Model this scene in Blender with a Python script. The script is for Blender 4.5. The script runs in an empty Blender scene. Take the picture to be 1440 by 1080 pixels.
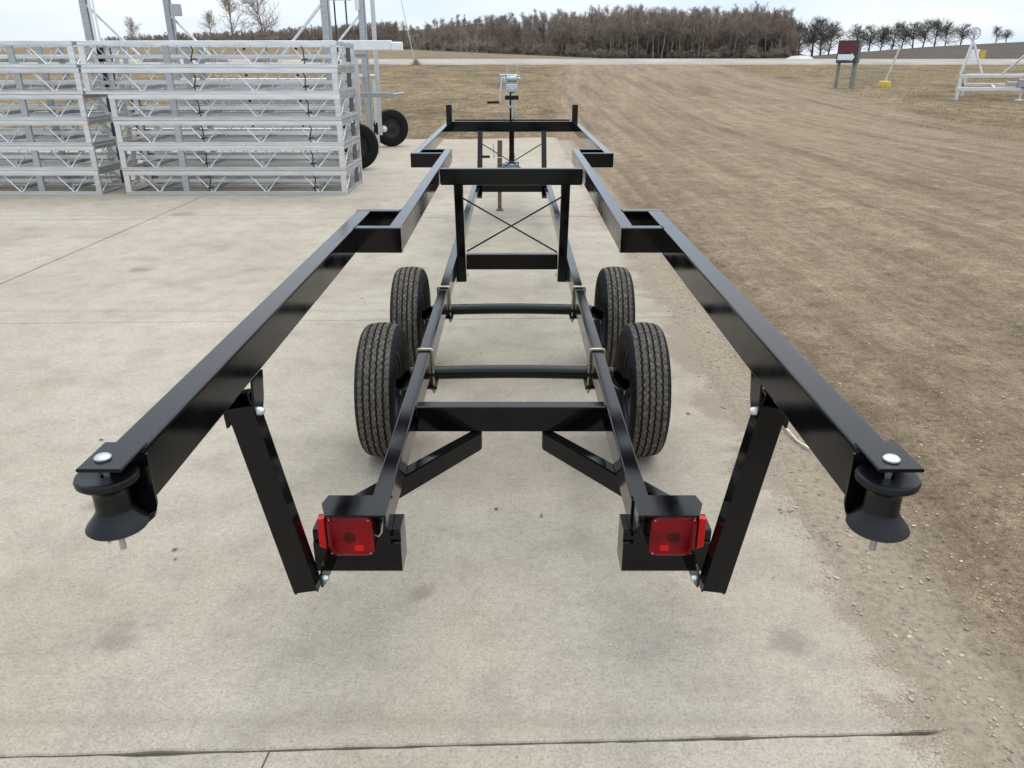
import bpy, bmesh, math, random
from mathutils import Vector, Matrix, Quaternion, noise
import numpy as np
R = math.radians
sc = bpy.context.scene
C = sc.collection
random.seed(7); rng = np.random.default_rng(7)

# ------------------------------------------------------------------ camera, sky, sun, exposure
cam_d = bpy.data.cameras.new("camera"); cam = bpy.data.objects.new("camera", cam_d); C.objects.link(cam)
cam.location = (0, 0, 1.69); cam.rotation_euler = (R(90 - 22.627), 0, 0)
cam_d.sensor_width = 36; cam_d.lens = 27.05; cam_d.clip_start = 0.05; cam_d.clip_end = 6000
sc.camera = cam
SUN_EL, SUN_AZ = R(74), R(40)          # azimuth measured from +Y towards +X
w = bpy.data.worlds.new("World"); sc.world = w; w.use_nodes = True
nt = w.node_tree; N = nt.nodes; N.clear(); LK = nt.links.new
def wn(t, **k):
    n = N.new(t)
    for a, v in k.items(): setattr(n, a, v)
    return n
out = wn('ShaderNodeOutputWorld'); bg = wn('ShaderNodeBackground'); LK(bg.outputs[0], out.inputs[0])
sky = wn('ShaderNodeTexSky', sky_type='NISHITA', sun_disc=False, sun_elevation=SUN_EL, sun_rotation=SUN_AZ)
sky.dust_density = 2.0; sky.altitude = 300
tc = wn('ShaderNodeTexCoord')
sepw = wn('ShaderNodeSeparateXYZ'); LK(tc.outputs['Generated'], sepw.inputs[0])
# project the direction on a flat cloud layer
zc_ = wn('ShaderNodeMath', operation='MAXIMUM'); LK(sepw.outputs[2], zc_.inputs[0]); zc_.inputs[1].default_value = 0.02
zo = wn('ShaderNodeMath', operation='ADD'); LK(zc_.outputs[0], zo.inputs[0]); zo.inputs[1].default_value = 0.12
dv = wn('ShaderNodeVectorMath', operation='DIVIDE'); LK(tc.outputs['Generated'], dv.inputs[0])
cmb = wn('ShaderNodeCombineXYZ')
for i in range(3): LK(zo.outputs[0], cmb.inputs[i])
LK(cmb.outputs[0], dv.inputs[1])
nz = wn('ShaderNodeTexNoise'); nz.inputs['Scale'].default_value = 0.55; nz.inputs['Detail'].default_value = 5; nz.inputs['Roughness'].default_value = 0.45
LK(dv.outputs[0], nz.inputs['Vector'])
cr = wn('ShaderNodeValToRGB'); LK(nz.outputs['Fac'], cr.inputs[0])
cr.color_ramp.elements[0].position = 0.3; cr.color_ramp.elements[0].color = (4.7, 5.9, 7.3, 1)
cr.color_ramp.elements[1].position = 0.66; cr.color_ramp.elements[1].color = (7.0, 7.35, 7.7, 1)
mixw = wn('ShaderNodeMix', data_type='RGBA'); mixw.inputs[0].default_value = 0.86
ov = wn('ShaderNodeMath', operation='MULTIPLY_ADD'); LK(zc_.outputs[0], ov.inputs[0]); ov.inputs[1].default_value = 0.85; ov.inputs[2].default_value = 1.0
ovm = wn('ShaderNodeVectorMath', operation='SCALE'); LK(cr.outputs[0], ovm.inputs[0]); LK(ov.outputs[0], ovm.inputs['Scale'])   # overcast sky: brighter towards the zenith
LK(sky.outputs[0], mixw.inputs[6]); LK(ovm.outputs[0], mixw.inputs[7])
LK(mixw.outputs[2], bg.inputs[0]); bg.inputs[1].default_value = 0.098
sun_d = bpy.data.lights.new("sun", 'SUN'); sun = bpy.data.objects.new("sun", sun_d); C.objects.link(sun)
sun_d.energy = 1.25; sun_d.angle = R(70); sun_d.color = (1.0, 0.95, 0.88)
sdir = Vector((math.sin(SUN_AZ) * math.cos(SUN_EL), math.cos(SUN_AZ) * math.cos(SUN_EL), math.sin(SUN_EL)))
sun.rotation_euler = sdir.to_track_quat('Z', 'Y').to_euler()
sc.view_settings.view_transform = 'Standard'; sc.view_settings.look = 'None'
sc.view_settings.exposure = 0.56; sc.view_settings.gamma = 1.0; sc.view_settings.use_curve_mapping = False
sc.render.engine = 'CYCLES'
sc.cycles.max_bounces = 6; sc.cycles.diffuse_bounces = 3; sc.cycles.glossy_bounces = 4

# ------------------------------------------------------------------ materials
def mat(name): 
    m = bpy.data.materials.new(name); m.use_nodes = True
    return m, m.node_tree.nodes, m.node_tree.links.new, m.node_tree.nodes['Principled BSDF']
def nd(n, t, **k):
    x = n.new(t)
    for a, v in k.items():
        if a.startswith('i_'):
            key = a[2:].replace('_', ' '); x.inputs[int(key) if key.isdigit() else key].default_value = v
        else: setattr(x, a, v)
    return x
def noise_n(n, l, vec, scale, detail=4, rough=0.55):
    x = nd(n, 'ShaderNodeTexNoise'); x.inputs['Scale'].default_value = scale
    x.inputs['Detail'].default_value = detail; x.inputs['Roughness'].default_value = rough
    if vec is not None: l(vec, x.inputs['Vector'])
    return x
def ramp(n, l, src, stops):
    x = nd(n, 'ShaderNodeValToRGB'); l(src, x.inputs[0]); e = x.color_ramp.elements
    while len(e) < len(stops): e.new(0.5)
    for i, (p, c) in enumerate(stops):
        e[i].position = p; e[i].color = (c, c, c, 1) if not isinstance(c, tuple) else (*c, 1)
    return x
def mixc(n, l, f, a, b, blend='MIX'):
    x = nd(n, 'ShaderNodeMix', data_type='RGBA', blend_type=blend)
    for s, i in ((f, 0), (a, 6), (b, 7)):
        if isinstance(s, (int, float)): x.inputs[i].default_value = s
        elif isinstance(s, tuple): x.inputs[i].default_value = (*s, 1)
        else: l(s, x.inputs[i])
    return x.outputs[2]
def mth(n, l, op, a, b=None, clamp=False):
    x = nd(n, 'ShaderNodeMath', operation=op, use_clamp=clamp)
    for s, i in ((a, 0), (b, 1)):
        if s is None: continue
        if isinstance(s, (int, float)): x.inputs[i].default_value = s
        else: l(s, x.inputs[i])
    return x.outputs[0]
def bump(n, l, h, strength, dist, b):
    x = nd(n, 'ShaderNodeBump'); x.inputs['Strength'].default_value = strength; x.inputs['Distance'].default_value = dist
    l(h, x.inputs['Height']); l(x.outputs[0], b.inputs['Normal']); return x
def simple(name, col, rough, metal=0.0, spec=0.5, var=0.25, nscale=6.0, bmp=0.0, bscale=60.0, dist=0.002):
    m, n, l, b = mat(name); tcn = nd(n, 'ShaderNodeTexCoord')
    a = noise_n(n, l, tcn.outputs['Object'], nscale, 5)
    r = ramp(n, l, a.outputs['Fac'], [(0.3, tuple(c * (1 - var) for c in col)), (0.7, tuple(min(1, c * (1 + var)) for c in col))])
    l(r.outputs[0], b.inputs['Base Color'])
    rr = ramp(n, l, a.outputs['Fac'], [(0.3, max(0.03, rough - 0.06)), (0.7, min(1, rough + 0.06))]); l(rr.outputs[0], b.inputs['Roughness'])
    b.inputs['Metallic'].default_value = metal; b.inputs['Specular IOR Level'].default_value = spec
    if bmp: bump(n, l, noise_n(n, l, tcn.outputs['Object'], bscale, 3).outputs['Fac'], bmp, dist, b)
    return m
M = {}
def black_paint():
    m, n, l, b = mat('black_gloss_paint'); t = nd(n, 'ShaderNodeTexCoord')
    a = noise_n(n, l, t.outputs['Object'], 9, 6); f = noise_n(n, l, t.outputs['Object'], 220, 2)
    dust = ramp(n, l, a.outputs['Fac'], [(0.50, 0.0), (0.80, 0.03)])
    l(mixc(n, l, dust.outputs[0], (0.0020, 0.0021, 0.0027), (0.06, 0.056, 0.05)), b.inputs['Base Color'])
    rr = ramp(n, l, a.outputs['Fac'], [(0.3, 0.06), (0.72, 0.15)]); l(rr.outputs[0], b.inputs['Roughness'])
    b.inputs['Specular IOR Level'].default_value = 0.30
    h = mth(n, l, 'ADD', f.outputs['Fac'], mth(n, l, 'MULTIPLY', a.outputs['Fac'], 1.5))
    bump(n, l, h, 0.035, 0.002, b)
    return m
M['black'] = black_paint()
M['rubber'] = simple('black_rubber', (0.005, 0.0055, 0.007), 0.38, spec=0.32, var=0.3, bmp=0.15, bscale=150)
M['sidewall'] = simple('tyre_rubber', (0.004, 0.0045, 0.0065), 0.62, spec=0.2, var=0.3, nscale=12, bmp=0.2, bscale=80)
M['wheel_black'] = simple('wheel_steel_black', (0.008, 0.008, 0.010), 0.38, spec=0.35)
M['zinc'] = simple('bright_zinc', (0.50, 0.58, 0.585), 0.33, metal=0.8, var=0.2, nscale=40)
M['gold_zinc'] = simple('yellow_zinc', (0.46, 0.42, 0.29), 0.4, metal=0.7, var=0.25, nscale=40)
M['bolt'] = simple('pale_bolt_head', (0.62, 0.64, 0.65), 0.35, metal=0.6)
M['rust'] = simple('weathered_jack_tube', (0.17, 0.125, 0.09), 0.65, metal=0.3, var=0.45, nscale=25)
M['wire'] = simple('wire_insulation', (0.42, 0.37, 0.25), 0.5)
def aluminium(name, col, rough, metal):
    m, n, l, b = mat(name); t = nd(n, 'ShaderNodeTexCoord')
    mp = nd(n, 'ShaderNodeMapping'); mp.inputs['Scale'].default_value = (1.2, 6, 14); l(t.outputs['Object'], mp.inputs[0])
    a = noise_n(n, l, mp.outputs[0], 3.0, 6); 
    oi = nd(n, 'ShaderNodeObjectInfo')
    rr = ramp(n, l, a.outputs['Fac'], [(0.3, tuple(c * 0.78 for c in col)), (0.68, col)])
    v = mth(n, l, 'MULTIPLY_ADD', oi.outputs['Random'], 0.18); n[-1].inputs[2].default_value = 0.86
    l(mixc(n, l, 1.0, rr.outputs[0], v, 'MULTIPLY'), b.inputs['Base Color'])
    r2 = ramp(n, l, a.outputs['Fac'], [(0.3, rough + 0.12), (0.7, rough - 0.08)]); l(r2.outputs[0], b.inputs['Roughness'])
    b.inputs['Metallic'].default_value = metal
    return m
M['alu'] = aluminium('mill_aluminium', (0.80, 0.80, 0.795), 0.32, 0.78)
M['alu_dull'] = aluminium('dull_aluminium', (0.47, 0.48, 0.49), 0.42, 0.75)
M['white_plastic'] = simple('white_plastic', (0.75, 0.76, 0.76), 0.5, var=0.08)
M['dark_plate'] = simple('dark_bumper_plate', (0.03, 0.032, 0.045), 0.6)
M['tie'] = simple('black_cable_tie', (0.012, 0.012, 0.013), 0.6)
def lens(name, c1, c2):
    m, n, l, b = mat(name); t = nd(n, 'ShaderNodeTexCoord')
    wv = nd(n, 'ShaderNodeTexVoronoi', feature='F1'); wv.inputs['Scale'].default_value = 190; l(t.outputs['Object'], wv.inputs['Vector'])
    a = noise_n(n, l, t.outputs['Object'], 12, 1)
    rr = ramp(n, l, a.outputs['Fac'], [(0.3, c1), (0.75, c2)]); l(rr.outputs[0], b.inputs['Base Color'])
    b.inputs['Roughness'].default_value = 0.16; b.inputs['Coat Weight'].default_value = 0.1; b.inputs['Specular IOR Level'].default_value = 0.18; b.inputs['Coat Roughness'].default_value = 0.05
    b.inputs['Subsurface Weight'].default_value = 0.0
    bump(n, l, wv.outputs['Distance'], 0.25, 0.002, b)
    return m
M['lens'] = lens('red_lens', (0.12, 0.001, 0.003), (0.27, 0.002, 0.006))
M['lens_dark'] = lens('dark_red_lens', (0.050, 0.0006, 0.002), (0.085, 0.001, 0.003))
M['reflex'] = lens('red_reflex', (0.55, 0.003, 0.008), (0.70, 0.008, 0.010))
def tread():
    m, n, l, b = mat('dusty_tread'); t = nd(n, 'ShaderNodeTexCoord')
    a = noise_n(n, l, t.outputs['Object'], 60, 7, 0.8)
    rr = ramp(n, l, a.outputs['Fac'], [(0.38, (0.022, 0.020, 0.018)), (0.52, (0.085, 0.070, 0.053)), (0.66, (0.20, 0.165, 0.125))])
    l(rr.outputs[0], b.inputs['Base Color']); b.inputs['Roughness'].default_value = 0.85
    bump(n, l, noise_n(n, l, t.outputs['Object'], 240, 3).outputs['Fac'], 0.5, 0.003, b)
    return m
M['tread'] = tread()
M['groove'] = simple('groove_rubber', (0.010, 0.010, 0.010), 0.8)
def concrete():
    m, n, l, b = mat('broomed_concrete'); g = nd(n, 'ShaderNodeNewGeometry'); P = g.outputs['Position']
    big = noise_n(n, l, P, 0.7, 6, 0.6); med = noise_n(n, l, P, 5, 6, 0.65); fine = noise_n(n, l, P, 120, 4, 0.75); sand = noise_n(n, l, P, 330, 2, 0.6)
    v = nd(n, 'ShaderNodeTexVoronoi', feature='F1'); v.inputs['Scale'].default_value = 170; l(P, v.inputs['Vector'])
    c0 = ramp(n, l, big.outputs['Fac'], [(0.3, (0.322, 0.276, 0.213)), (0.5, (0.388, 0.338, 0.268)), (0.7, (0.438, 0.386, 0.310))]).outputs[0]
    c1 = mixc(n, l, 1.0, c0, ramp(n, l, med.outputs['Fac'], [(0.28, 0.82), (0.5, 0.99), (0.72, 1.07)]).outputs[0], 'MULTIPLY')
    c2 = mixc(n, l, 1.0, c1, ramp(n, l, fine.outputs['Fac'], [(0.28, 0.40), (0.43, 0.90), (0.58, 1.05), (0.76, 1.36)]).outputs[0], 'MULTIPLY')
    g3 = noise_n(n, l, P, 38, 3, 0.7); c2 = mixc(n, l, 1.0, c2, ramp(n, l, g3.outputs['Fac'], [(0.3, 0.86), (0.48, 0.99), (0.70, 1.09)]).outputs[0], 'MULTIPLY')
    sp = ramp(n, l, v.outputs['Distance'], [(0.0, 1.0), (0.16, 0.0)]).outputs[0]       # single grains of exposed sand
    pick = ramp(n, l, sand.outputs['Fac'], [(0.58, 0.0), (0.66, 1.0)]).outputs[0]
    c3 = mixc(n, l, mth(n, l, 'MULTIPLY', mth(n, l, 'MULTIPLY', sp, pick), 0.8), c2, (0.66, 0.62, 0.55))
    pk2 = ramp(n, l, noise_n(n, l, P, 61, 2).outputs['Fac'], [(0.60, 0.0), (0.68, 1.0)]).outputs[0]
    c3 = mixc(n, l, mth(n, l, 'MULTIPLY', mth(n, l, 'MULTIPLY', sp, pk2), 0.7), c3, (0.10, 0.09, 0.075))
    st = noise_n(n, l, P, 2.3, 3, 0.5)                                                    # oil and mud stains
    stain = ramp(n, l, st.outputs['Fac'], [(0.58, 0.0), (0.74, 1.0)]).outputs[0]
    c4 = mixc(n, l, mth(n, l, 'MULTIPLY', stain, 0.30), c3, (0.20, 0.17, 0.135))
    for (sx, sy, sr) in ((-0.32, 2.18, 0.055), (0.875, 1.93, 0.085), (-1.72, 2.75, 0.07), (-3.3, 6.7, 0.12), (-1.25, 1.95, 0.09), (-4.0, 9.4, 0.2), (-1.9, 6.0, 0.06)):
        dd = nd(n, 'ShaderNodeVectorMath', operation='DISTANCE'); l(P, dd.inputs[0]); dd.inputs[1].default_value = (sx, sy, 0)
        e = mth(n, l, 'ADD', dd.outputs['Value'], mth(n, l, 'MULTIPLY', mth(n, l, 'SUBTRACT', noise_n(n, l, P, 16, 3).outputs['Fac'], 0.5), sr * 1.5))
        f = ramp(n, l, mth(n, l, 'DIVIDE', e, sr), [(0.35, 0.5), (1.0, 0.0)]).outputs[0]
        c4 = mixc(n, l, f, c4, (0.16, 0.13, 0.10))
    sep = nd(n, 'ShaderNodeSeparateXYZ'); l(P, sep.inputs[0])
    # mud dragged onto the slab from the gravel side
    d = mth(n, l, 'SUBTRACT', 1.22, sep.outputs[0])
    d2 = mth(n, l, 'ADD', d, mth(n, l, 'MULTIPLY', mth(n, l, 'SUBTRACT', noise_n(n, l, P, 1.6, 6, 0.7).outputs['Fac'], 0.5), 1.15))
    dirt = ramp(n, l, d2, [(0.0, 0.9), (0.08, 0.66), (0.20, 0.28), (0.48, 0.0)]).outputs[0]
    gr = mth(n, l, 'ADD', mth(n, l, 'MULTIPLY', fine.outputs['Fac'], 0.5), mth(n, l, 'MULTIPLY', noise_n(n, l, P, 14, 6, 0.75).outputs['Fac'], 0.5))
    cut = mth(n, l, 'SUBTRACT', mth(n, l, 'ADD', dirt, 0.0), mth(n, l, 'MULTIPLY', mth(n, l, 'SUBTRACT', gr, 0.30), 2.4))
    dirt = mth(n, l, 'ADD', mth(n, l, 'MULTIPLY', ramp(n, l, mth(n, l, 'ADD', cut, 0.5), [(0.40, 0.0), (0.62, 1.0)]).outputs[0], 0.72), mth(n, l, 'MULTIPLY', dirt, 0.28))
    dg = noise_n(n, l, P, 160, 3, 0.7)
    dcol = mixc(n, l, 1.0, (0.268, 0.210, 0.148), ramp(n, l, fine.outputs['Fac'], [(0.28, 0.45), (0.45, 0.92), (0.6, 1.08), (0.78, 1.5)]).outputs[0], 'MULTIPLY')
    dcol = mixc(n, l, 1.0, dcol, ramp(n, l, dg.outputs['Fac'], [(0.3, 0.6), (0.55, 1.0), (0.75, 1.5)]).outputs[0], 'MULTIPLY')
    c5 = mixc(n, l, mth(n, l, 'MULTIPLY', dirt, 0.86), c4, dcol)
    far = mth(n, l, 'ADD', sep.outputs[1], mth(n, l, 'MULTIPLY', mth(n, l, 'SUBTRACT', noise_n(n, l, P, 0.8, 5).outputs['Fac'], 0.5), 5.0))
    fd = ramp(n, l, mth(n, l, 'DIVIDE', far, 22.0), [(0.62, 0.0), (0.93, 0.6)]).outputs[0]
    c6 = mixc(n, l, fd, c5, (0.33, 0.27, 0.20))
    # grime that settles along the joints (real width of a few centimetres)
    jy = mth(n, l, 'ABSOLUTE', mth(n, l, 'SUBTRACT', mth(n, l, 'FRACT', mth(n, l, 'DIVIDE', mth(n, l, 'ADD', sep.outputs[1], 2.34 + 1.92 + 38.4), 3.85)), 0.5))
    jf = ramp(n, l, jy, [(0.0, 0.45), (0.012, 0.0)]).outputs[0]
    c7 = mixc(n, l, mth(n, l, 'MULTIPLY', jf, med.outputs['Fac']), c6, (0.17, 0.15, 0.11))
    l(c7, b.inputs['Base Color']); b.inputs['Roughness'].default_value = 0.88; b.inputs['Specular IOR Level'].default_value = 0.25
    h = mth(n, l, 'ADD', mth(n, l, 'MULTIPLY', fine.outputs['Fac'], 1.0), mth(n, l, 'MULTIPLY', med.outputs['Fac'], 0.8))
    bump(n, l, h, 0.55, 0.005, b)
    return m
M['concrete'] = concrete()
M['joint'] = simple('joint_dirt', (0.085, 0.072, 0.052), 0.95, var=0.4, nscale=20, bmp=0.4, bscale=90)
def ground_mat():
    m, n, l, b = mat('dirt_and_dead_grass'); g = nd(n, 'ShaderNodeNewGeometry'); P = g.outputs['Position']
    at = nd(n, 'ShaderNodeAttribute', attribute_name='grass'); af = nd(n, 'ShaderNodeAttribute', attribute_name='field'); ar = nd(n, 'ShaderNodeAttribute', attribute_name='track')
    big = noise_n(n, l, P, 0.35, 6, 0.6); med = noise_n(n, l, P, 2.6, 7, 0.68); fine = noise_n(n, l, P, 38, 5, 0.75); grit = noise_n(n, l, P, 160, 3, 0.7)
    mp = nd(n, 'ShaderNodeMapping'); mp.inputs['Scale'].default_value = (1.3, 0.06, 0.2); l(ar.outputs['Vector'], mp.inputs[0])
    tr = noise_n(n, l, mp.outputs[0], 1.0, 6, 0.62)                              # wheel-worn bands along the drive
    mq = nd(n, 'ShaderNodeMapping'); mq.inputs['Scale'].default_value = (4.2, 0.20, 0.2); l(ar.outputs['Vector'], mq.inputs[0])
    md2 = noise_n(n, l, mq.outputs[0], 1.0, 8, 0.72)
    medm = mth(n, l, 'ADD', mth(n, l, 'MULTIPLY', md2.outputs['Fac'], 0.52), mth(n, l, 'MULTIPLY', med.outputs['Fac'], 0.48))
    c0 = ramp(n, l, medm, [(0.32, (0.155, 0.110, 0.069)), (0.5, (0.252, 0.186, 0.121)), (0.66, (0.355, 0.273, 0.188))]).outputs[0]
    c1 = mixc(n, l, 1.0, c0, ramp(n, l, tr.outputs['Fac'], [(0.32, 0.66), (0.47, 0.97), (0.66, 1.17)]).outputs[0], 'MULTIPLY')
    c1 = mixc(n, l, 1.0, c1, ramp(n, l, big.outputs['Fac'], [(0.3, 0.90), (0.65, 1.06)]).outputs[0], 'MULTIPLY')
    c2 = mixc(n, l, 1.0, c1, ramp(n, l, fine.outputs['Fac'], [(0.27, 0.30), (0.44, 0.86), (0.6, 1.12), (0.78, 1.75)]).outputs[0], 'MULTIPLY')
    c2 = mixc(n, l, 1.0, c2, ramp(n, l, grit.outputs['Fac'], [(0.3, 0.55), (0.55, 1.0), (0.75, 1.6)]).outputs[0], 'MULTIPLY')
    clod = noise_n(n, l, P, 8.5, 5, 0.8)
    c2 = mixc(n, l, 1.0, c2, ramp(n, l, clod.outputs['Fac'], [(0.30, 0.52), (0.45, 0.95), (0.58, 1.08), (0.72, 1.48)]).outputs[0], 'MULTIPLY')
    v = nd(n, 'ShaderNodeTexVoronoi', feature='F1'); v.inputs['Scale'].default_value = 75; l(P, v.inputs['Vector'])
    sp = ramp(n, l, v.outputs['Distance'], [(0.0, 1.0), (0.2, 0.0)]).outputs[0]
    pk = ramp(n, l, noise_n(n, l, P, 23, 3).outputs['Fac'], [(0.56, 0.0), (0.64, 1.0)]).outputs[0]
    c2 = mixc(n, l, mth(n, l, 'MULTIPLY', sp, pk), c2, (0.50, 0.45, 0.37))
    asd = nd(n, 'ShaderNodeAttribute', attribute_name='slabdust')
    sd = mth(n, l, 'SUBTRACT', mth(n, l, 'MULTIPLY', asd.outputs['Fac'], 1.25), mth(n, l, 'MULTIPLY', med.outputs['Fac'], 0.75))
    sdm = ramp(n, l, mth(n, l, 'ADD', sd, 0.4), [(0.35, 0.0), (0.85, 0.85)]).outputs[0]
    c2 = mixc(n, l, sdm, c2, mixc(n, l, 1.0, (0.345, 0.285, 0.212), ramp(n, l, fine.outputs['Fac'], [(0.28, 0.5), (0.45, 0.95), (0.75, 1.3)]).outputs[0], 'MULTIPLY'))
    # dead grass
    gn = noise_n(n, l, P, 1.1, 7, 0.7); gm = nd(n, 'ShaderNodeMapping'); gm.inputs['Scale'].default_value = (1, 0.35, 1); l(P, gm.inputs[0])
    g2 = noise_n(n, l, gm.outputs[0], 6, 6, 0.7)
    gc = ramp(n, l, gn.outputs['Fac'], [(0.28, (0.120, 0.087, 0.050)), (0.5, (0.200, 0.145, 0.082)), (0.72, (0.280, 0.212, 0.130))]).outputs[0]
    gc = mixc(n, l, 1.0, gc, ramp(n, l, g2.outputs['Fac'], [(0.3, 0.55), (0.7, 1.35)]).outputs[0], 'MULTIPLY')
    gq = nd(n, 'ShaderNodeMapping'); gq.inputs['Scale'].default_value = (0.35, 0.16, 1); l(P, gq.inputs[0])
    gc = mixc(n, l, 1.0, gc, ramp(n, l, noise_n(n, l, gq.outputs[0], 1.0, 7, 0.7).outputs['Fac'], [(0.34, 0.55), (0.5, 0.95), (0.66, 1.2)]).outputs[0], 'MULTIPLY')
    gf = mth(n, l, 'ADD', at.outputs['Fac'], mth(n, l, 'MULTIPLY', mth(n, l, 'SUBTRACT', noise_n(n, l, P, 0.5, 9, 0.78).outputs['Fac'], 0.5), 1.9))
    gf = ramp(n, l, gf, [(0.30, 0.0), (0.80, 1.0)]).outputs[0]
    c3 = mixc(n, l, gf, c2, gc)
    # ploughed field and leaf litter under the wood
    fn = noise_n(n, l, P, 0.08, 6, 0.7)
    fc = ramp(n, l, fn.outputs['Fac'], [(0.3, (0.060, 0.046, 0.035)), (0.7, (0.098, 0.078, 0.058))]).outputs[0]
    c4 = mixc(n, l, af.outputs['Fac'], c3, fc)
    l(c4, b.inputs['Base Color']); b.inputs['Roughness'].default_value = 0.95; b.inputs['Specular IOR Level'].default_value = 0.15
    h = mth(n, l, 'ADD', mth(n, l, 'MULTIPLY', fine.outputs['Fac'], 1.0), mth(n, l, 'MULTIPLY', grit.outputs['Fac'], 0.35))
    bump(n, l, h, 0.9, 0.018, b)
    return m
M['ground'] = ground_mat()
M['stone'] = simple('pale_gravel', (0.36, 0.30, 0.23), 0.9, var=0.55, nscale=7)
M['road'] = simple('gravel_road', (0.31, 0.28, 0.24), 0.95, var=0.25, nscale=0.25)
M['grassblade'] = simple('dead_grass_blades', (0.30, 0.228, 0.135), 0.95, spec=0.1, var=0.35, nscale=0.8)
M['bark'] = simple('grey_bark', (0.235, 0.20, 0.17), 0.95, spec=0.1, var=0.35, nscale=0.7)
M['bark_pale'] = simple('pale_bark', (0.25, 0.212, 0.178), 0.95, spec=0.1, var=0.3, nscale=0.7)
M['twig'] = simple('dark_twigs', (0.275, 0.222, 0.182), 0.95, spec=0.1, var=0.3, nscale=0.3)
M['twig_dark'] = simple('oak_twigs', (0.13, 0.114, 0.102), 0.95, spec=0.1, var=0.3, nscale=0.3)
M['bark_dark'] = simple('dark_oak_bark', (0.10, 0.086, 0.076), 0.95, spec=0.1, var=0.3, nscale=0.7)
M['maroon'] = simple('maroon_sign_face', (0.105, 0.016, 0.022), 0.5, var=0.4, nscale=5)
M['sign_dark'] = simple('dark_sign_frame', (0.045, 0.042, 0.048), 0.6)
M['sign_grey'] = simple('grey_sign_side', (0.11, 0.115, 0.118), 0.6)
M['post_grey'] = simple('grey_green_post', (0.19, 0.195, 0.18), 0.7)
M['white_paint'] = simple('white_paint', (0.78, 0.78, 0.82), 0.5, var=0.06)
M['yellow'] = simple('yellow_paint', (0.55, 0.38, 0.06), 0.6, var=0.2)
M['cream'] = simple('cream_pole_paint', (0.55, 0.50, 0.41), 0.6, var=0.15)
M['snow'] = simple('old_snow', (0.50, 0.485, 0.49), 0.8, var=0.06)
M['bleached'] = simple('bleached_wood', (0.52, 0.46, 0.37), 0.8, var=0.3, nscale=20)
M['leaf'] = simple('dry_leaf', (0.10, 0.075, 0.045), 0.9, var=0.5, nscale=3)
M['blue_wheel'] = simple('pale_blue_plastic', (0.50, 0.52, 0.66), 0.5, var=0.1)

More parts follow.
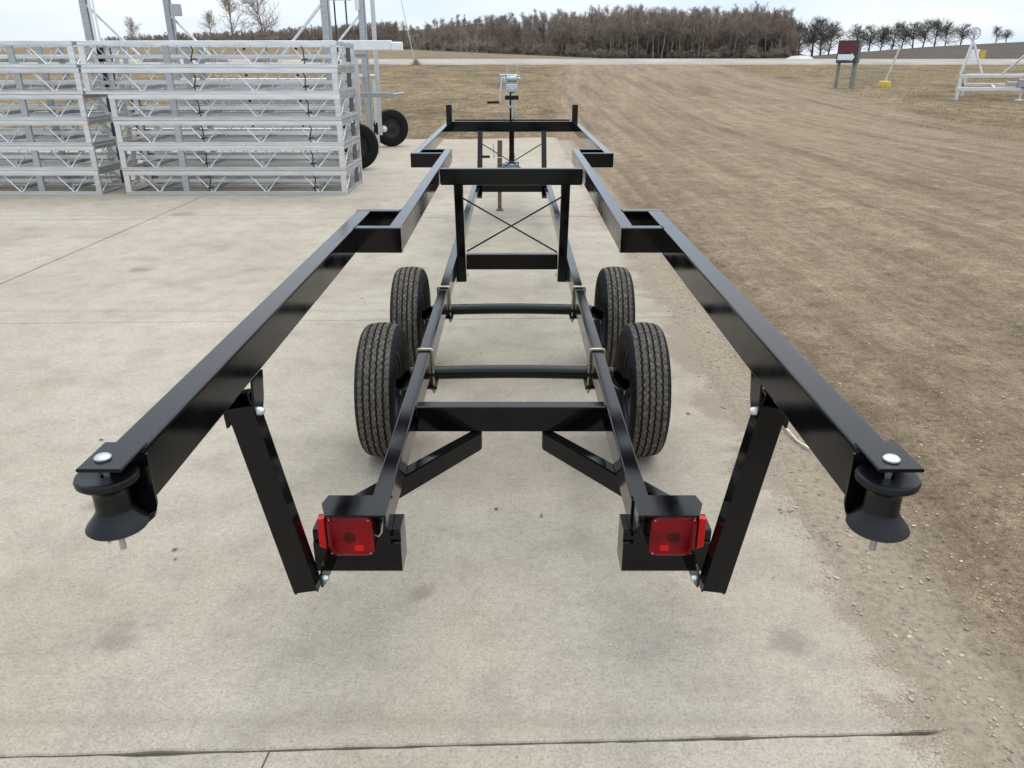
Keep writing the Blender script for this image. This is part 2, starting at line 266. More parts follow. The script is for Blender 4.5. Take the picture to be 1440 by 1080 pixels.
# ------------------------------------------------------------------ mesh helpers
ORG = {}
class MB:
    def __init__(s): s.v = []; s.f = []; s.mi = []
    def add(s, vs, fs, mi=0):
        o = len(s.v); s.v.extend(tuple(p) for p in vs); s.f.extend(tuple(i + o for i in f) for f in fs); s.mi.extend([mi] * len(fs)); return s
    def prof(s, ring_a, ring_b, mi=0, caps=True):
        n = len(ring_a); fs = [(i, (i + 1) % n, n + (i + 1) % n, n + i) for i in range(n)]
        if caps: fs += [tuple(range(n))[::-1], tuple(range(n, 2 * n))]
        return s.add(list(ring_a) + list(ring_b), fs, mi)
    def beam(s, p0, p1, w, h, r=0.006, up=(0, 0, 1), seg=2, mi=0, caps=True):
        p0, p1 = Vector(p0), Vector(p1); d = (p1 - p0).normalized(); up = Vector(up)
        x = d.cross(up)
        if x.length < 1e-4: x = d.cross(Vector((0, 1, 0)))
        x.normalize(); y = x.cross(d).normalized()
        r = min(r, w * 0.49, h * 0.49); pts = []
        for sx, sy, a0 in ((1, 1, 0), (-1, 1, 90), (-1, -1, 180), (1, -1, 270)):
            for k in range(seg + 1):
                a = R(a0 + 90 * k / seg) if r > 0 else 0
                pts.append((sx * (w / 2 - r) + r * math.cos(a), sy * (h / 2 - r) + r * math.sin(a)))
                if r <= 0: break
        ra = [p0 + x * a + y * b for a, b in pts]; rb = [p1 + x * a + y * b for a, b in pts]
        return s.prof(ra, rb, mi, caps)
    def box(s, lo, hi, r=0.003, mi=0):
        lo, hi = Vector(lo), Vector(hi); c = (lo + hi) / 2; d = hi - lo
        ax = max(range(3), key=lambda i: d[i])
        a, b = c.copy(), c.copy(); a[ax] = lo[ax]; b[ax] = hi[ax]
        if ax == 2: return s.beam(a, b, d[0], d[1], r, (0, 1, 0), 1, mi)
        if ax == 0: return s.beam(a, b, d[1], d[2], r, (0, 0, 1), 1, mi)
        return s.beam(a, b, d[0], d[2], r, (0, 0, 1), 1, mi)
    def tube(s, pts, r, n=8, mi=0, caps=True):
        pts = [Vector(p) for p in pts]; rs = r if isinstance(r, (list, tuple)) else [r] * len(pts)
        t = (pts[1] - pts[0]).normalized(); u = t.orthogonal().normalized(); rings = []
        for i, p in enumerate(pts):
            t2 = (pts[min(i + 1, len(pts) - 1)] - pts[max(i - 1, 0)]).normalized()
            u = (u - t2 * u.dot(t2)).normalized(); w_ = t2.cross(u)
            rings.append([p + (u * math.cos(2 * math.pi * k / n) + w_ * math.sin(2 * math.pi * k / n)) * rs[i] for k in range(n)])
        vs = [q for rg in rings for q in rg]; fs = []
        for i in range(len(rings) - 1):
            for k in range(n): fs.append((i * n + k, i * n + (k + 1) % n, (i + 1) * n + (k + 1) % n, (i + 1) * n + k))
        if caps: fs += [tuple(range(n))[::-1], tuple(range((len(rings) - 1) * n, len(rings) * n))]
        return s.add(vs, fs, mi)
    def lathe(s, prof, c, axis=(0, 0, 1), n=32, mi=0, closed=False):
        c = Vector(c); a = Vector(axis).normalized(); u = a.orthogonal().normalized(); w_ = a.cross(u); m = len(prof); vs = []; fs = []
        for k in range(n):
            t = 2 * math.pi * k / n; d = u * math.cos(t) + w_ * math.sin(t)
            vs += [c + d * r + a * z for r, z in prof]
        for k in range(n):
            k2 = (k + 1) % n
            for i in range(m - 1 + closed):
                j = (i + 1) % m; fs.append((k * m + i, k2 * m + i, k2 * m + j, k * m + j))
        return s.add(vs, fs, mi)
    def prism(s, poly, o, ux, uy, depth, mi=0):
        o, ux, uy = Vector(o), Vector(ux).normalized(), Vector(uy).normalized(); nn = ux.cross(uy)
        a = [o + ux * p[0] + uy * p[1] for p in poly]; b = [q + nn * depth for q in a]
        return s.prof(a, b, mi)
    def build(s, name, m, parent=None, sharp=38, kind=None, smooth=True):
        me = bpy.data.meshes.new(name); off = ORG.get(parent.name, Vector((0, 0, 0))) if parent else Vector((0, 0, 0))
        me.from_pydata([(p[0] - off[0], p[1] - off[1], p[2] - off[2]) for p in s.v], [], s.f)
        ms = m if isinstance(m, list) else [m]
        for q in ms: me.materials.append(q)
        if len(ms) > 1: me.polygons.foreach_set('material_index', s.mi)
        bm = bmesh.new(); bm.from_mesh(me); bmesh.ops.recalc_face_normals(bm, faces=bm.faces); bm.to_mesh(me); bm.free()
        if smooth:
            me.polygons.foreach_set('use_smooth', [True] * len(me.polygons)); me.set_sharp_from_angle(angle=R(sharp))
        me.update()
        o = bpy.data.objects.new(name, me); C.objects.link(o)
        if smooth and len(me.polygons) < 3000:
            wm = o.modifiers.new('weighted_normals', 'WEIGHTED_NORMAL'); wm.keep_sharp = True; wm.weight = 100
        if parent: o.parent = parent
        ORG[o.name] = off
        if kind: o['kind'] = kind
        return o
def thing(name, label, cat, loc=(0, 0, 0), group=None, rotz=0):
    o = bpy.data.objects.new(name, None); C.objects.link(o); o.empty_display_size = 0.2
    o.location = loc; o.rotation_euler = (0, 0, rotz); o['label'] = label; o['category'] = cat
    if group: o['group'] = group
    ORG[o.name] = Vector(loc); return o
def sub(name, parent):
    o = bpy.data.objects.new(name, None); C.objects.link(o); o.parent = parent; ORG[o.name] = ORG[parent.name]; return o
def copy_tree(o, parent=None):
    c = o.copy(); C.objects.link(c)
    if parent: c.parent = parent
    for ch in list(o.children): copy_tree(ch, c)
    return c

# ------------------------------------------------------------------ terrain
def smooth(a, b, x): t = np.clip((x - a) / (b - a), 0, 1); return t * t * (3 - 2 * t)
PX_B = [-3000, 170, 420, 540, 850, 1100, 1180, 1300, 1440, 4000]           # foot of the wood / brow of the field by bearing
Y_B = [66, 66, 66, 68, 82, 82, 75, 66, 58, 58]
D_B = [300, 300, 300, 300, 215, 215, 260, 300, 300, 300]
PX_T = [-3000, 170, 300, 420, 540, 600, 700, 800, 880, 950, 1000, 1060, 1100, 1125, 4000]
Y_T = [56, 50, 43, 37, 29, 25, 15, 9, 5, 8, 8, 3, 10, 60, 60]
def terrain_z(X, Y):
    X = np.asarray(X, float); Y = np.asarray(Y, float)
    base = np.interp(Y, [-50, 20, 25, 30, 40, 50, 65, 84, 93, 110], [0, 0, 0.03, 0.16, 0.44, 0.74, 1.12, 1.57, 1.99, 2.12])
    px = 720 + 1172 * X / np.maximum(Y, 5)
    yb = np.interp(px, PX_B, Y_B); db = np.interp(px, PX_B, D_B); yt = np.interp(px, PX_T, Y_T)
    zb = 1.69 + (89 - yb) / 1270 * db
    far = 2.12 + (zb - 2.12) * np.clip((Y - 110) / (db - 110), 0, 1)
    yc = np.minimum(yt + 17 + 40 * smooth(660, 860, px), yb + 1)
    crest = 1.69 + (89 - yc) / 1270 * (db + 90)
    wooded = smooth(1150, 1090, px)
    far = far + (crest - zb) * smooth(0, 1, (Y - db) / 90) * wooded + (1 - wooded) * np.clip(Y - db, 0, 400) * -0.01
    far = np.where(Y > db + 90, far - np.clip(Y - db - 90, 0, 2000) * 0.02 * wooded, far)
    return np.where(Y > 110, far, base)
def edge_x(Y):                                      # where the gravel laps onto the slab
    Y = np.asarray(Y, float)
    return 1.255 + 0.022 * np.sin(Y * 1.7 + 0.6) + 0.014 * np.sin(Y * 4.1) + 0.008 * np.sin(Y * 11.3) - 0.06 * smooth(3.2, 4.0, Y) * smooth(5.2, 4.3, Y) - 0.10 * smooth(7.5, 10, Y)
def back_y(X):
    return 19.6 + 0.25 * np.sin(np.asarray(X) * 0.9) + 0.12 * np.sin(np.asarray(X) * 2.7)
def fbm(x, y, s, seed=0, octv=4):
    out = np.zeros_like(x); 
    r = np.random.default_rng(seed)
    for k in range(octv * 5):
        a = r.uniform(0, 2 * np.pi); fq = s * 2 ** (k / 5 * 1.0) * r.uniform(0.8, 1.25); ph = r.uniform(0, 7)
        wx = np.sin(y * fq * 0.37 + ph) * 1.3
        out += np.sin((x * np.cos(a) + y * np.sin(a)) * fq + ph + wx) / (k / 5 + 1) ** 1.1 * 0.16
    return out
def axis_pts(segs):
    p = [segs[0][0]]
    for a, b, st, g in segs:
        x = a; d = st
        while x + d < b: x += d; d *= g; p.append(x)
        if p[-1] < b - 1e-6: p.append(b)
    return np.array(sorted(set(p)))
xs = np.concatenate([-axis_pts([(1.0, 30, 0.6, 1.12), (30, 1800, 4, 1.16)])[::-1], [0.0, 0.8], axis_pts([(0.95, 6.5, 0.05, 1.0), (6.5, 40, 0.07, 1.05), (40, 1800, 4, 1.16)])])
ys = axis_pts([(-12, 0.6, 0.9, 1.0), (0.6, 12, 0.055, 1.0), (12, 30, 0.1, 1.02), (30, 110, 0.5, 1.03), (110, 480, 4, 1.02), (480, 2500, 14, 1.15)])
GX, GY = np.meshgrid(xs, ys)
Z = terrain_z(GX, GY)
inside = np.minimum(edge_x(GY) - GX, back_y(GX) - GY)             # > 0 on the slab
near = smooth(60, 25, GY)
rough = fbm(GX, GY, 2.0, 1) * 0.016 + fbm(GX, GY, 9.0, 2) * 0.008 + fbm(GX, GY, 28.0, 5, 3) * 0.0045
tr_u = GX - 0.0009 * np.clip(GY - 14, 0, 80) ** 2
ruts = 0.026 * np.sin(tr_u * 3.1 + 0.8 * np.sin(GY * 0.21)) * smooth(1.6, 3.0, GX)
Z = Z + near * (rough + ruts) + smooth(25, 60, GY) * fbm(GX, GY, 0.5, 3) * 0.06
lap = 0.010 + 0.03 * smooth(0, -0.9, inside) + 0 * Z
Z = np.where(inside > 0, np.where(inside < 0.16, 0.014 - inside * 0.24 + rough * 0.5 * near, -0.16), Z + lap * smooth(22, 14, GY))
nx, ny = len(xs), len(ys)
vs = np.stack([GX, GY, Z], -1).reshape(-1, 3)
ii = np.arange(nx * ny).reshape(ny, nx)
fs = np.stack([ii[:-1, :-1], ii[:-1, 1:], ii[1:, 1:], ii[1:, :-1]], -1).reshape(-1, 4)
me = bpy.data.meshes.new('ground'); me.from_pydata(vs.tolist(), [], fs.tolist()); me.materials.append(M['ground'])
me.polygons.foreach_set('use_smooth', [True] * len(me.polygons))
def grass_mask(X, Y):
    xl = np.interp(Y, [18, 22, 60, 85, 110], [0.6, 1.3, 3.4, 5.5, 6]); xr = np.interp(Y, [18, 22, 34, 60, 85], [12, 13.0, 15.2, 17.5, 21])
    l_ = smooth(0.9, -0.9, X - xl) * smooth(17.5, 20.5, Y); r_ = smooth(-2.2, 1.8, X - xr) * smooth(15, 22, Y)
    return np.maximum(l_, r_)
ga = grass_mask(GX, GY); ga = np.where(GY > 94, 0.75, ga)
pxg = 720 + 1172 * GX / np.maximum(GY, 5); dbg = np.interp(pxg, PX_B, D_B)
fa = np.where(GY > dbg - 14, 1.0, 0.0) + smooth(1090, 1150, pxg) * smooth(98, 112, GY); fa = np.clip(fa, 0, 1)
for nm, arr in (('grass', ga), ('field', fa), ('slabdust', np.where(inside > 0, 1.0, np.exp(inside / 0.30)) * (GY < 19))):
    at = me.attributes.new(nm, 'FLOAT', 'POINT'); at.data.foreach_set('value', arr.astype(np.float32).ravel())
at = me.attributes.new('track', 'FLOAT_VECTOR', 'POINT'); at.data.foreach_set('vector', np.stack([tr_u, GY, 0 * GY], -1).astype(np.float32).ravel())
ground = bpy.data.objects.new('ground', me); C.objects.link(ground); ground['kind'] = 'structure'; ground['label'] = 'brown gravel lot running back into dead grass and a far field'

# road beyond the grass
rb = MB(); rows = []
rx = np.linspace(-500, 500, 90)
pts = []
for x in rx:
    for k, y in enumerate((83.6, 84.2, 88.5, 92.6, 93.2)):
        pts.append((x, y, float(terrain_z(x, y)) + (0.02 if k in (0, 4) else 0.17) - (0.2 if k in (0, 4) else 0)))
rb.add(pts, [(i * 5 + k, i * 5 + k + 1, (i + 1) * 5 + k + 1, (i + 1) * 5 + k) for i in range(89) for k in range(4)])
o = rb.build('road', M['road'], kind='structure'); o['label'] = 'pale gravel road running straight across behind the grass'
# concrete slabs
apron = bpy.data.objects.new('concrete_apron', None); C.objects.link(apron); apron['kind'] = 'structure'; ORG['concrete_apron'] = Vector((0, 0, 0))
jxs = [-20.75, -15.25, -9.75, -4.25, 1.315]; jys = [-6.16, -2.31, 1.54, 5.275, 9.23, 13.1, 17.0, 20.2]
def jag(a, b, r_, n): 
    L = (Vector(b) - Vector(a)).length; k = max(2, int(L / 0.045)); d = (Vector(b) - Vector(a)) / k; nn = Vector((-d.y, d.x)).normalized()
    out = []
    for i in range(k):
        t = Vector(a) + d * i; j = noise.noise(Vector((t.x * 2.1, t.y * 2.1, n))) * 0.003 + random.uniform(-1, 1) * r_
        for (cx, cy, cw, cd) in chips:
            e = ((t.x - cx) ** 2 + (t.y - cy) ** 2) ** 0.5
            if e < cw: j += cd * (1 - (e / cw) ** 2) * random.uniform(0.7, 1.2)
        out.append(t + nn * j)
    return out
chips = [(-0.95, 1.5, 0.11, 0.0055), (0.62, 1.56, 0.06, 0.004), (1.1, 1.58, 0.10, 0.004)]
for i in range(len(jxs) - 1):
    for j in range(len(jys) - 1):
        g = 0.009; a, b, c_, d_ = jxs[i] + g, jxs[i + 1] - g, jys[j] + (.0052 if j != 2 else .0032), jys[j + 1] - (.0052 if j != 1 else .0032)
        nearby = (i == 3)
        k = 0.0016
        sl = lambda x, y: (x, y + 0.032 * x)         # the joints run a touch out of square to the trailer
        ring = []
        for p, q in (((a, c_), (b, c_)), ((b, c_), (b, d_)), ((b, d_), (a, d_)), ((a, d_), (a, c_))):
            ring += jag(sl(*p), sl(*q), k, i * 7 + j) if (nearby or i == 2) else [Vector(sl(*p))]
        z = random.uniform(-0.0015, 0.0015)
        m_ = MB(); n_ = len(ring)
        cen = sum(ring, Vector((0, 0))) / n_
        ins = [p + (cen - p).normalized() * 0.005 for p in ring]
        m_.add([(p.x, p.y, -0.12) for p in ring] + [(p.x, p.y, z - 0.004) for p in ring] + [(p.x, p.y, z) for p in ins],
               [(q, (q + 1) % n_, n_ + (q + 1) % n_, n_ + q) for q in range(n_)] + [(n_ + q, n_ + (q + 1) % n_, 2 * n_ + (q + 1) % n_, 2 * n_ + q) for q in range(n_)] + [tuple(range(2 * n_, 3 * n_))])
        m_.build('concrete_slab', M['concrete'], apron, smooth=False)
ck = MB(); cp = [(-0.645, 1.515), (-0.650, 1.46), (-0.641, 1.40), (-0.655, 1.33), (-0.648, 1.25), (-0.662, 1.15), (-0.655, 1.0)]
for p, q in zip(cp, cp[1:]): ck.beam((p[0], p[1], .0008), (q[0], q[1], .0008), .0045, .002, 0)
ck.build('crack_filler', M['joint'], apron)
jf = MB(); jf.add([(-21, -7, -0.013), (1.3, -7, -0.013), (1.3, 19.8, -0.013), (-21, 19.8, -0.013)], [(0, 1, 2, 3)])
jf.build('joint_filler', M['joint'], apron)

# gravel stones, grass blades, dry leaf bits (uncountable)
def ico():
    bm = bmesh.new(); bmesh.ops.create_icosphere(bm, subdivisions=1, radius=1); v = [x.co.copy() for x in bm.verts]; f = [tuple(y.index for y in x.verts) for x in bm.faces]; bm.free(); return np.array(v), np.array(f)
IV, IF = ico()
V = []; F = []; o_ = 0; cnt = 0
while cnt < 8500:
    y = 1.0 + 12 * rng.random() ** 1.25; x = edge_x(y) - 0.12 + abs(rng.normal()) * 0.25 if rng.random() < 0.16 else edge_x(y) + rng.random() * (0.6 + y * 0.62)
    if x > 0.62 * y + 1.0: continue
    s_ = 0.0018 + 0.0058 * rng.random() ** 3.6
    q = IV * np.array([s_ * rng.uniform(.8, 1.5), s_ * rng.uniform(.8, 1.3), s_ * rng.uniform(.5, .8)]) * (1 + rng.uniform(-.22, .22, (len(IV), 1)))
    a = rng.random() * 6.28; ca, sa = math.cos(a), math.sin(a); q = np.stack([q[:, 0] * ca - q[:, 1] * sa, q[:, 0] * sa + q[:, 1] * ca, q[:, 2]], -1)
    ins = float(edge_x(y)) - x
    X_ = np.array([[x]]); Y_ = np.array([[y]])
    zz = (fbm(X_, Y_, 2.0, 1) * 0.016 + fbm(X_, Y_, 9.0, 2) * 0.008 + fbm(X_, Y_, 28.0, 5, 3) * 0.0045 + 0.026 * np.sin((X_) * 3.1 + 0.8 * np.sin(Y_ * 0.21)) * smooth(1.6, 3.0, X_))[0, 0] + 0.0125 + 0.03 * float(smooth(0, -0.9, -(x - edge_x(y)))) if ins < 0 else 0.003
    V.append(q + np.array([x, y, zz])); F.append(IF + o_); o_ += len(IV); cnt += 1
me = bpy.data.meshes.new('gravel'); me.from_pydata(np.concatenate(V).tolist(), [], np.concatenate(F).tolist()); me.materials.append(M['stone'])
o = bpy.data.objects.new('gravel', me); C.objects.link(o); o['kind'] = 'stuff'; o['label'] = 'loose pale gravel scattered over the dirt lot'; o['category'] = 'gravel'
V = []; F = []; k = 0
while k < 17000:
    y = 19.2 + 62 * rng.random() ** 1.5; x = rng.uniform(-0.42, 0.68) * y * 1.03
    if float(grass_mask(np.array(x), np.array(y))) < rng.random() * 1.1 or y < back_y(x) - .1 and x < 1: continue
    if math.sin(x * 1.3 + 2 * math.sin(y * .31)) + math.sin(y * 1.1 + x * .6) < rng.uniform(-1.8, 0.9): continue
    z = float(terrain_z(x, y)); h = rng.uniform(0.02, 0.065) * (1 + y / 120); a = rng.random() * 6.28; wd = 0.007 + y * 0.00030; lean = rng.uniform(-1, 1, 2) * h * 0.8
    b0 = len(V); V += [(x - wd * math.cos(a), y - wd * math.sin(a), z - .03), (x + wd * math.cos(a), y + wd * math.sin(a), z - .03), (x + lean[0], y + lean[1], z + h)]; F.append((b0, b0 + 1, b0 + 2)); k += 1
me = bpy.data.meshes.new('dead_grass'); me.from_pydata(V, [], F); me.materials.append(M['grassblade'])
o = bpy.data.objects.new('dead_grass', me); C.objects.link(o); o['kind'] = 'stuff'; o['label'] = 'short dead brown grass between the lot and the road'; o['category'] = 'grass'
lb = MB()
for _ in range(46):
    x, y = random.uniform(-5, 1.1), 1.6 + 9 * random.random() ** 1.5
    if abs(x) > 0.7 * y: continue
    s_ = random.uniform(0.006, 0.016); a = random.random() * 6.28; u = Vector((math.cos(a), math.sin(a), 0)); v_ = Vector((-u.y, u.x, 0)); p = Vector((x, y, 0.004))
    lb.add([p - u * s_, p + v_ * s_ * .45 + Vector((0, 0, .004)), p + u * s_, p - v_ * s_ * .4 + Vector((0, 0, .002))], [(0, 1, 2), (0, 2, 3)])
o = lb.build('leaf_litter', M['leaf'], kind='stuff'); o['label'] = 'small dry leaf crumbs lying on the concrete'; o['category'] = 'leaves'

# ------------------------------------------------------------------ the trailer
T = thing('boat_trailer', 'glossy black empty boat trailer with tandem wheels standing on the concrete', 'trailer', (0, 3.75, 0))
K = M['black']
def part(name, fn, m=None, parent=None, **k):
    b = MB(); fn(b); return b.build(name, m or K, parent or T, **k)
ZL0, ZL1, ZU0, ZU1 = 0.400, 0.505, 0.966, 1.070
zl, zu = (ZL0 + ZL1) / 2, (ZU0 + ZU1) / 2; hl, hu = ZL1 - ZL0, ZU1 - ZU0
SIDES = (-1, 1)
lowx = {-1: ((-0.388, 1.957), (-0.395, 8.72)), 1: ((0.379, 1.957), (0.391, 8.72))}
for s in SIDES:
    (xa, ya), (xb, yb) = lowx[s]
    part('lower_rail', lambda b: b.beam((xa, ya, zl), (xb, yb, zl), 0.055, hl, 0.007))
# upper frame rails
inner = {-1: (-0.482, -0.500), 1: (0.474, 0.500)}
outer_r = {-1: (-0.676, -0.674), 1: (0.650, 0.634)}
for s in SIDES:
    xi0, xi1 = inner[s]; xo0, xo1 = outer_r[s]
    part('inner_top_rail', lambda b: b.beam((xi0, 3.19, zu), (xi1, 6.30, zu), 0.055, hu, 0.007))
    part('rear_top_rail', lambda b: b.beam((xo0, 3.53, zu), (xo1, 1.185, zu), 0.066, hu, 0.007))
    part('front_top_rail', lambda b: b.beam((s * 0.728, 6.01, zu), (s * 0.728, 9.30, zu), 0.060, hu, 0.007))
    xi = xi0 - s * 0.0285; xo = xo0 + s * 0.0
    part('rail_connector', lambda b: b.beam((xi, 3.163, zu + .001), (xo0 - s * 0.034, 3.163, zu + .001), 0.052, hu, 0.006))
    part('rail_connector', lambda b: b.beam((xi0 + s * 0.029, 3.557, zu + .001), (xo0 + s * 0.033, 3.557, zu + .001), 0.052, hu, 0.006))
    part('rail_connector', lambda b: b.beam((xi1 + s * 0.026, 5.98, zu + .001), (s * 0.758, 5.98, zu + .001), 0.052, hu, 0.006))
    part('rail_connector', lambda b: b.beam((xi1 + s * 0.029, 6.27, zu + .001), (s * 0.697, 6.27, zu + .001), 0.052, hu, 0.006))
    part('weld_seam', lambda b: b.tube([(xo0 - s * .036, 3.19 + .002, ZU0 + .012 * k) for k in range(9)], [0.004 + 0.001 * (k % 2) for k in range(9)], 6))
    part('bow_post', lambda b: b.beam((s * 0.728, 9.43, ZU0 + .03), (s * 0.728, 9.43, 1.25), 0.066, 0.066, 0.006, (0, 1, 0)))
part('top_crossbar', lambda b: b.beam((-0.458, 5.09, zu - .001), (0.450, 5.09, zu - .001), 0.055, hu, 0.007))
part('top_crossbar', lambda b: b.beam((-0.757, 9.332, zu), (0.757, 9.332, zu), 0.060, hu + .012, 0.007))
part('bow_crossbar', lambda b: b.beam((-0.693, 9.78, zu), (0.693, 9.78, zu), 0.060, hu, 0.007))
for s in SIDES: part('bow_spacer', lambda b: b.beam((s * 0.60, 9.364, zu), (s * 0.60, 9.748, zu), 0.055, hu - .05, 0.006))
# uprights, low crossbars, sway rods
for yy, z0, xh, zb in ((5.10, 0.325, 0.336, (0.408, 0.513)), (8.86, 0.290, 0.366, (0.350, 0.440))):
    for s in SIDES:
        part('upright', lambda b: b.beam((s * xh, yy, z0), (s * (xh + (0.012 if yy < 6 else 0)), yy if yy < 6 else 9.315, ZU0 - (.001 if yy < 6 else .008)), 0.058, 0.062, 0.006, (0, 1, 0)))
        part('mounting_plate', lambda b: b.box((s * (xh + .034) - .0045, yy - .06, z0 + .005), (s * (xh + .034) + .0045, yy + .06, ZL1 - .012)))
        part('bolt', lambda b: b.lathe([(0, .012), (.007, .011), (.010, 0), (.010, -.006)], (s * (xh - .034), yy - .01, z0 + .045), (-s, 0, 0), 8), M['zinc'])
    part('low_crossbar', lambda b: b.beam((-xh + .03, yy, sum(zb) / 2), (xh - .03, yy, sum(zb) / 2), 0.055, zb[1] - zb[0], 0.007))
for s in SIDES:
    part('sway_rod', lambda b: b.tube([(s * 0.322, 5.065 + .014 * s, 0.888), (-s * 0.300, 5.065 + .014 * s, 0.532)], 0.0056, 8))
    part('sway_rod', lambda b: b.tube([(s * 0.345, 8.81 + .014 * s, 0.885), (-s * 0.345, 8.81 + .014 * s, 0.47)], 0.0056, 8))
part('rear_crossmember', lambda b: b.beam((-0.3595, 2.648, zl), (0.3505, 2.648, zl), 0.055, hl, 0.007))
for s in SIDES:                                     # diagonal rear braces under the rails
    p0 = Vector((s * 0.135, 2.640, 0.3605)); p1 = Vector((s * 0.560, 2.065, 0.3605))
    def brace(b):
        d = (p1 - p0).normalized(); q = Vector((d.y, -d.x, 0)) * 0.027
        if q.y > 0: q = -q
        e = 0.027 * d.x / d.y
        a = [p0 + q, p0 - q]; a[0] = Vector((s * .115, (p0 + q).y, 0)) ; a[1] = Vector((s * .115, a[0].y + .055 * 1.25, 0))
        c = [p1 + q, p1 - q]
        poly = [a[0], a[1], c[1], c[0]]
        lo = [(v.x, v.y, 0.322) for v in poly]; hi = [(v.x, v.y, 0.3985) for v in poly]; b.prof(lo, hi)
    o = part('rear_brace', brace)
    bm = bmesh.new(); bm.from_mesh(o.data); bmesh.ops.bevel(bm, geom=bm.edges[:], offset=0.005, segments=2, affect='EDGES'); bm.to_mesh(o.data); bm.free(); o.data.set_sharp_from_angle(angle=R(38))
    part('outrigger', lambda b: (b.box((min(s * .334, s * .598), 1.950, .2545), (max(s * .334, s * .598), 2.052, .362), .005), b.box((min(s * .334, s * .598), 1.958, .3622), (max(s * .334, s * .598), 2.052, .3995), .004)))
def weld(p, q, r=.0036):
    p, q = Vector(p), Vector(q); k = max(4, int((q - p).length / .007))
    part('weld_seam', lambda b: b.tube([p.lerp(q, t / k) + Vector((random.gauss(0, .0005), random.gauss(0, .0005), random.gauss(0, .0005))) for t in range(k + 1)], [r * (.8 + .4 * (t % 2)) * random.uniform(.85, 1.15) for t in range(k + 1)], 6))
for s in SIDES:
    xr = -.3595 if s < 0 else .3505
    weld((xr, 2.620, ZL0 + .006), (xr, 2.620, ZL1 - .006)); weld((xr, 2.625, ZL1 - .001), (xr, 2.672, ZL1 - .001))
    xi0 = inner[s][0]; xo0 = outer_r[s][0]
    weld((xo0 - s * .033, 3.136, ZU0 + .008), (xo0 - s * .033, 3.136, ZU1 - .006)); weld((xo0 - s * .033, 3.14, ZU1 + .0005), (xo0 - s * .033, 3.186, ZU1 + .0005))
    weld((xi0 + s * .028, 3.535, ZU1), (xi0 + s * .028, 3.58, ZU1))
    xb_ = -.4575 if s < 0 else .4495
    weld((xb_, 5.0615, ZU0 + .008), (xb_, 5.0615, ZU1 - .008))
    weld((s * .352, 1.972, ZL1 + .001), (s * .415, 1.972, ZL1 + .001), .004)
# tongue, jack, winch stand
part('tongue', lambda b: b.beam((0, 8.89, 0.45), (0, 11.1, 0.45), 0.075, 0.09, 0.007))
for s in SIDES: part('tongue_arm', lambda b: b.beam((s * 0.37, 8.75, 0.452), (s * 0.05, 10.0, 0.452), 0.05, 0.08, 0.006))
part('coupler', lambda b: (b.beam((0, 11.1, .47), (0, 11.35, .47), .085, .07, .02), b.lathe([(0, .05), (.035, .04), (.045, 0), (.045, -.05), (0, -.05)], (0, 11.37, .47), (0, 0, 1), 16)))
jk = part('tongue_jack', lambda b: (b.tube([(-0.152, 9.66, 0.33), (-0.146, 9.66, 0.835)], 0.030, 14), b.tube([(-0.152, 9.66, 0.12), (-0.152, 9.66, 0.33)], 0.024, 14), b.lathe([(0, .0), (.045, .0), (.045, .012), (.024, .02), (.024, .11), (0, .12)], (-0.152, 9.66, 0.005), (0, 0, 1), 16)), M['rust'])
part('jack_bracket', lambda b: (b.box((-.125, 9.63, .46), (-.05, 9.69, .57)), b.box((-.0515, 9.64, .50), (.075, 9.70, .56))), M['alu_dull'], jk)
part('crank', lambda b: b.tube([(-.115, 9.6, .64), (-.215, 9.58, .645), (-.225, 9.58, .80)], 0.007, 8), M['zinc'], jk)
part('crank_grip', lambda b: b.tube([(-.375, 9.58, .655), (-.265, 9.58, .655)], 0.016, 10), M['rubber'], jk)
part('winch_post', lambda b: (b.beam((-0.004, 9.93, 0.495), (-0.004, 9.93, 1.06), 0.062, 0.062, 0.006, (0, 1, 0)), b.beam((-0.004, 9.93, 1.06), (-0.006, 9.93, 1.42), 0.050, 0.050, 0.006, (0, 1, 0))))
part('post_base', lambda b: b.box((-.085, 9.84, .496), (.085, 9.98, .56)))
part('winch_strap', lambda b: b.beam((0.006, 9.885, 1.06), (0.004, 9.885, 1.36), 0.024, 0.006, 0.001, (0, 1, 0)), M['zinc'])
part('strut_clamp', lambda b: b.box((-.045, 9.895, 1.19), (.01, 9.965, 1.22)), M['zinc'])
wn_ = part('winch', lambda b: (b.box((-.060, 9.89, 1.37), (.055, 9.97, 1.44), .004), b.lathe([(0, -.05), (.047, -.05), (.047, .05), (0, .05)], (-.002, 9.93, 1.52), (1, 0, 0), 20), b.box((-.075, 9.86, 1.335), (-.067, 9.99, 1.60), .002), b.box((.063, 9.86, 1.335), (.071, 9.99, 1.60), .002), b.box((-.075, 9.87, 1.39), (.071, 9.876, 1.46), .002),
     b.tube([(-.11, 9.93, 1.52), (.10, 9.93, 1.52)], .012, 10), b.lathe([(.018, -.055), (.055, -.055), (.055, -.048), (.03, -.044), (.03, .044), (.055, .048), (.055, .055), (.018, .055)], (-.002, 9.93, 1.52), (1, 0, 0), 20),
     b.box((.058, 9.88, 1.58), (.066, 9.90, 1.685), .002), b.box((-.056, 9.88, 1.58), (-.048, 9.90, 1.70), .002), b.tube([(-.15, 9.90, 1.565), (.09, 9.90, 1.55)], .008, 8)), M['zinc'])
part('winch_bracket', lambda b: b.box((-.085, 9.86, 1.285), (.08, 10.0, 1.333)), K, wn_)
part('drive_gear', lambda b: b.lathe([(.012, -.006), (.062, -.006), (.066, 0), (.062, .006), (.012, .006)], (-.088, 9.92, 1.50), (1, 0, 0), 26), M['zinc'], wn_)
part('crank', lambda b: b.beam((-.118, 9.90, 1.56), (-.150, 9.89, 1.265), .020, .008, .002, (0, 1, 0)), M['zinc'], wn_)
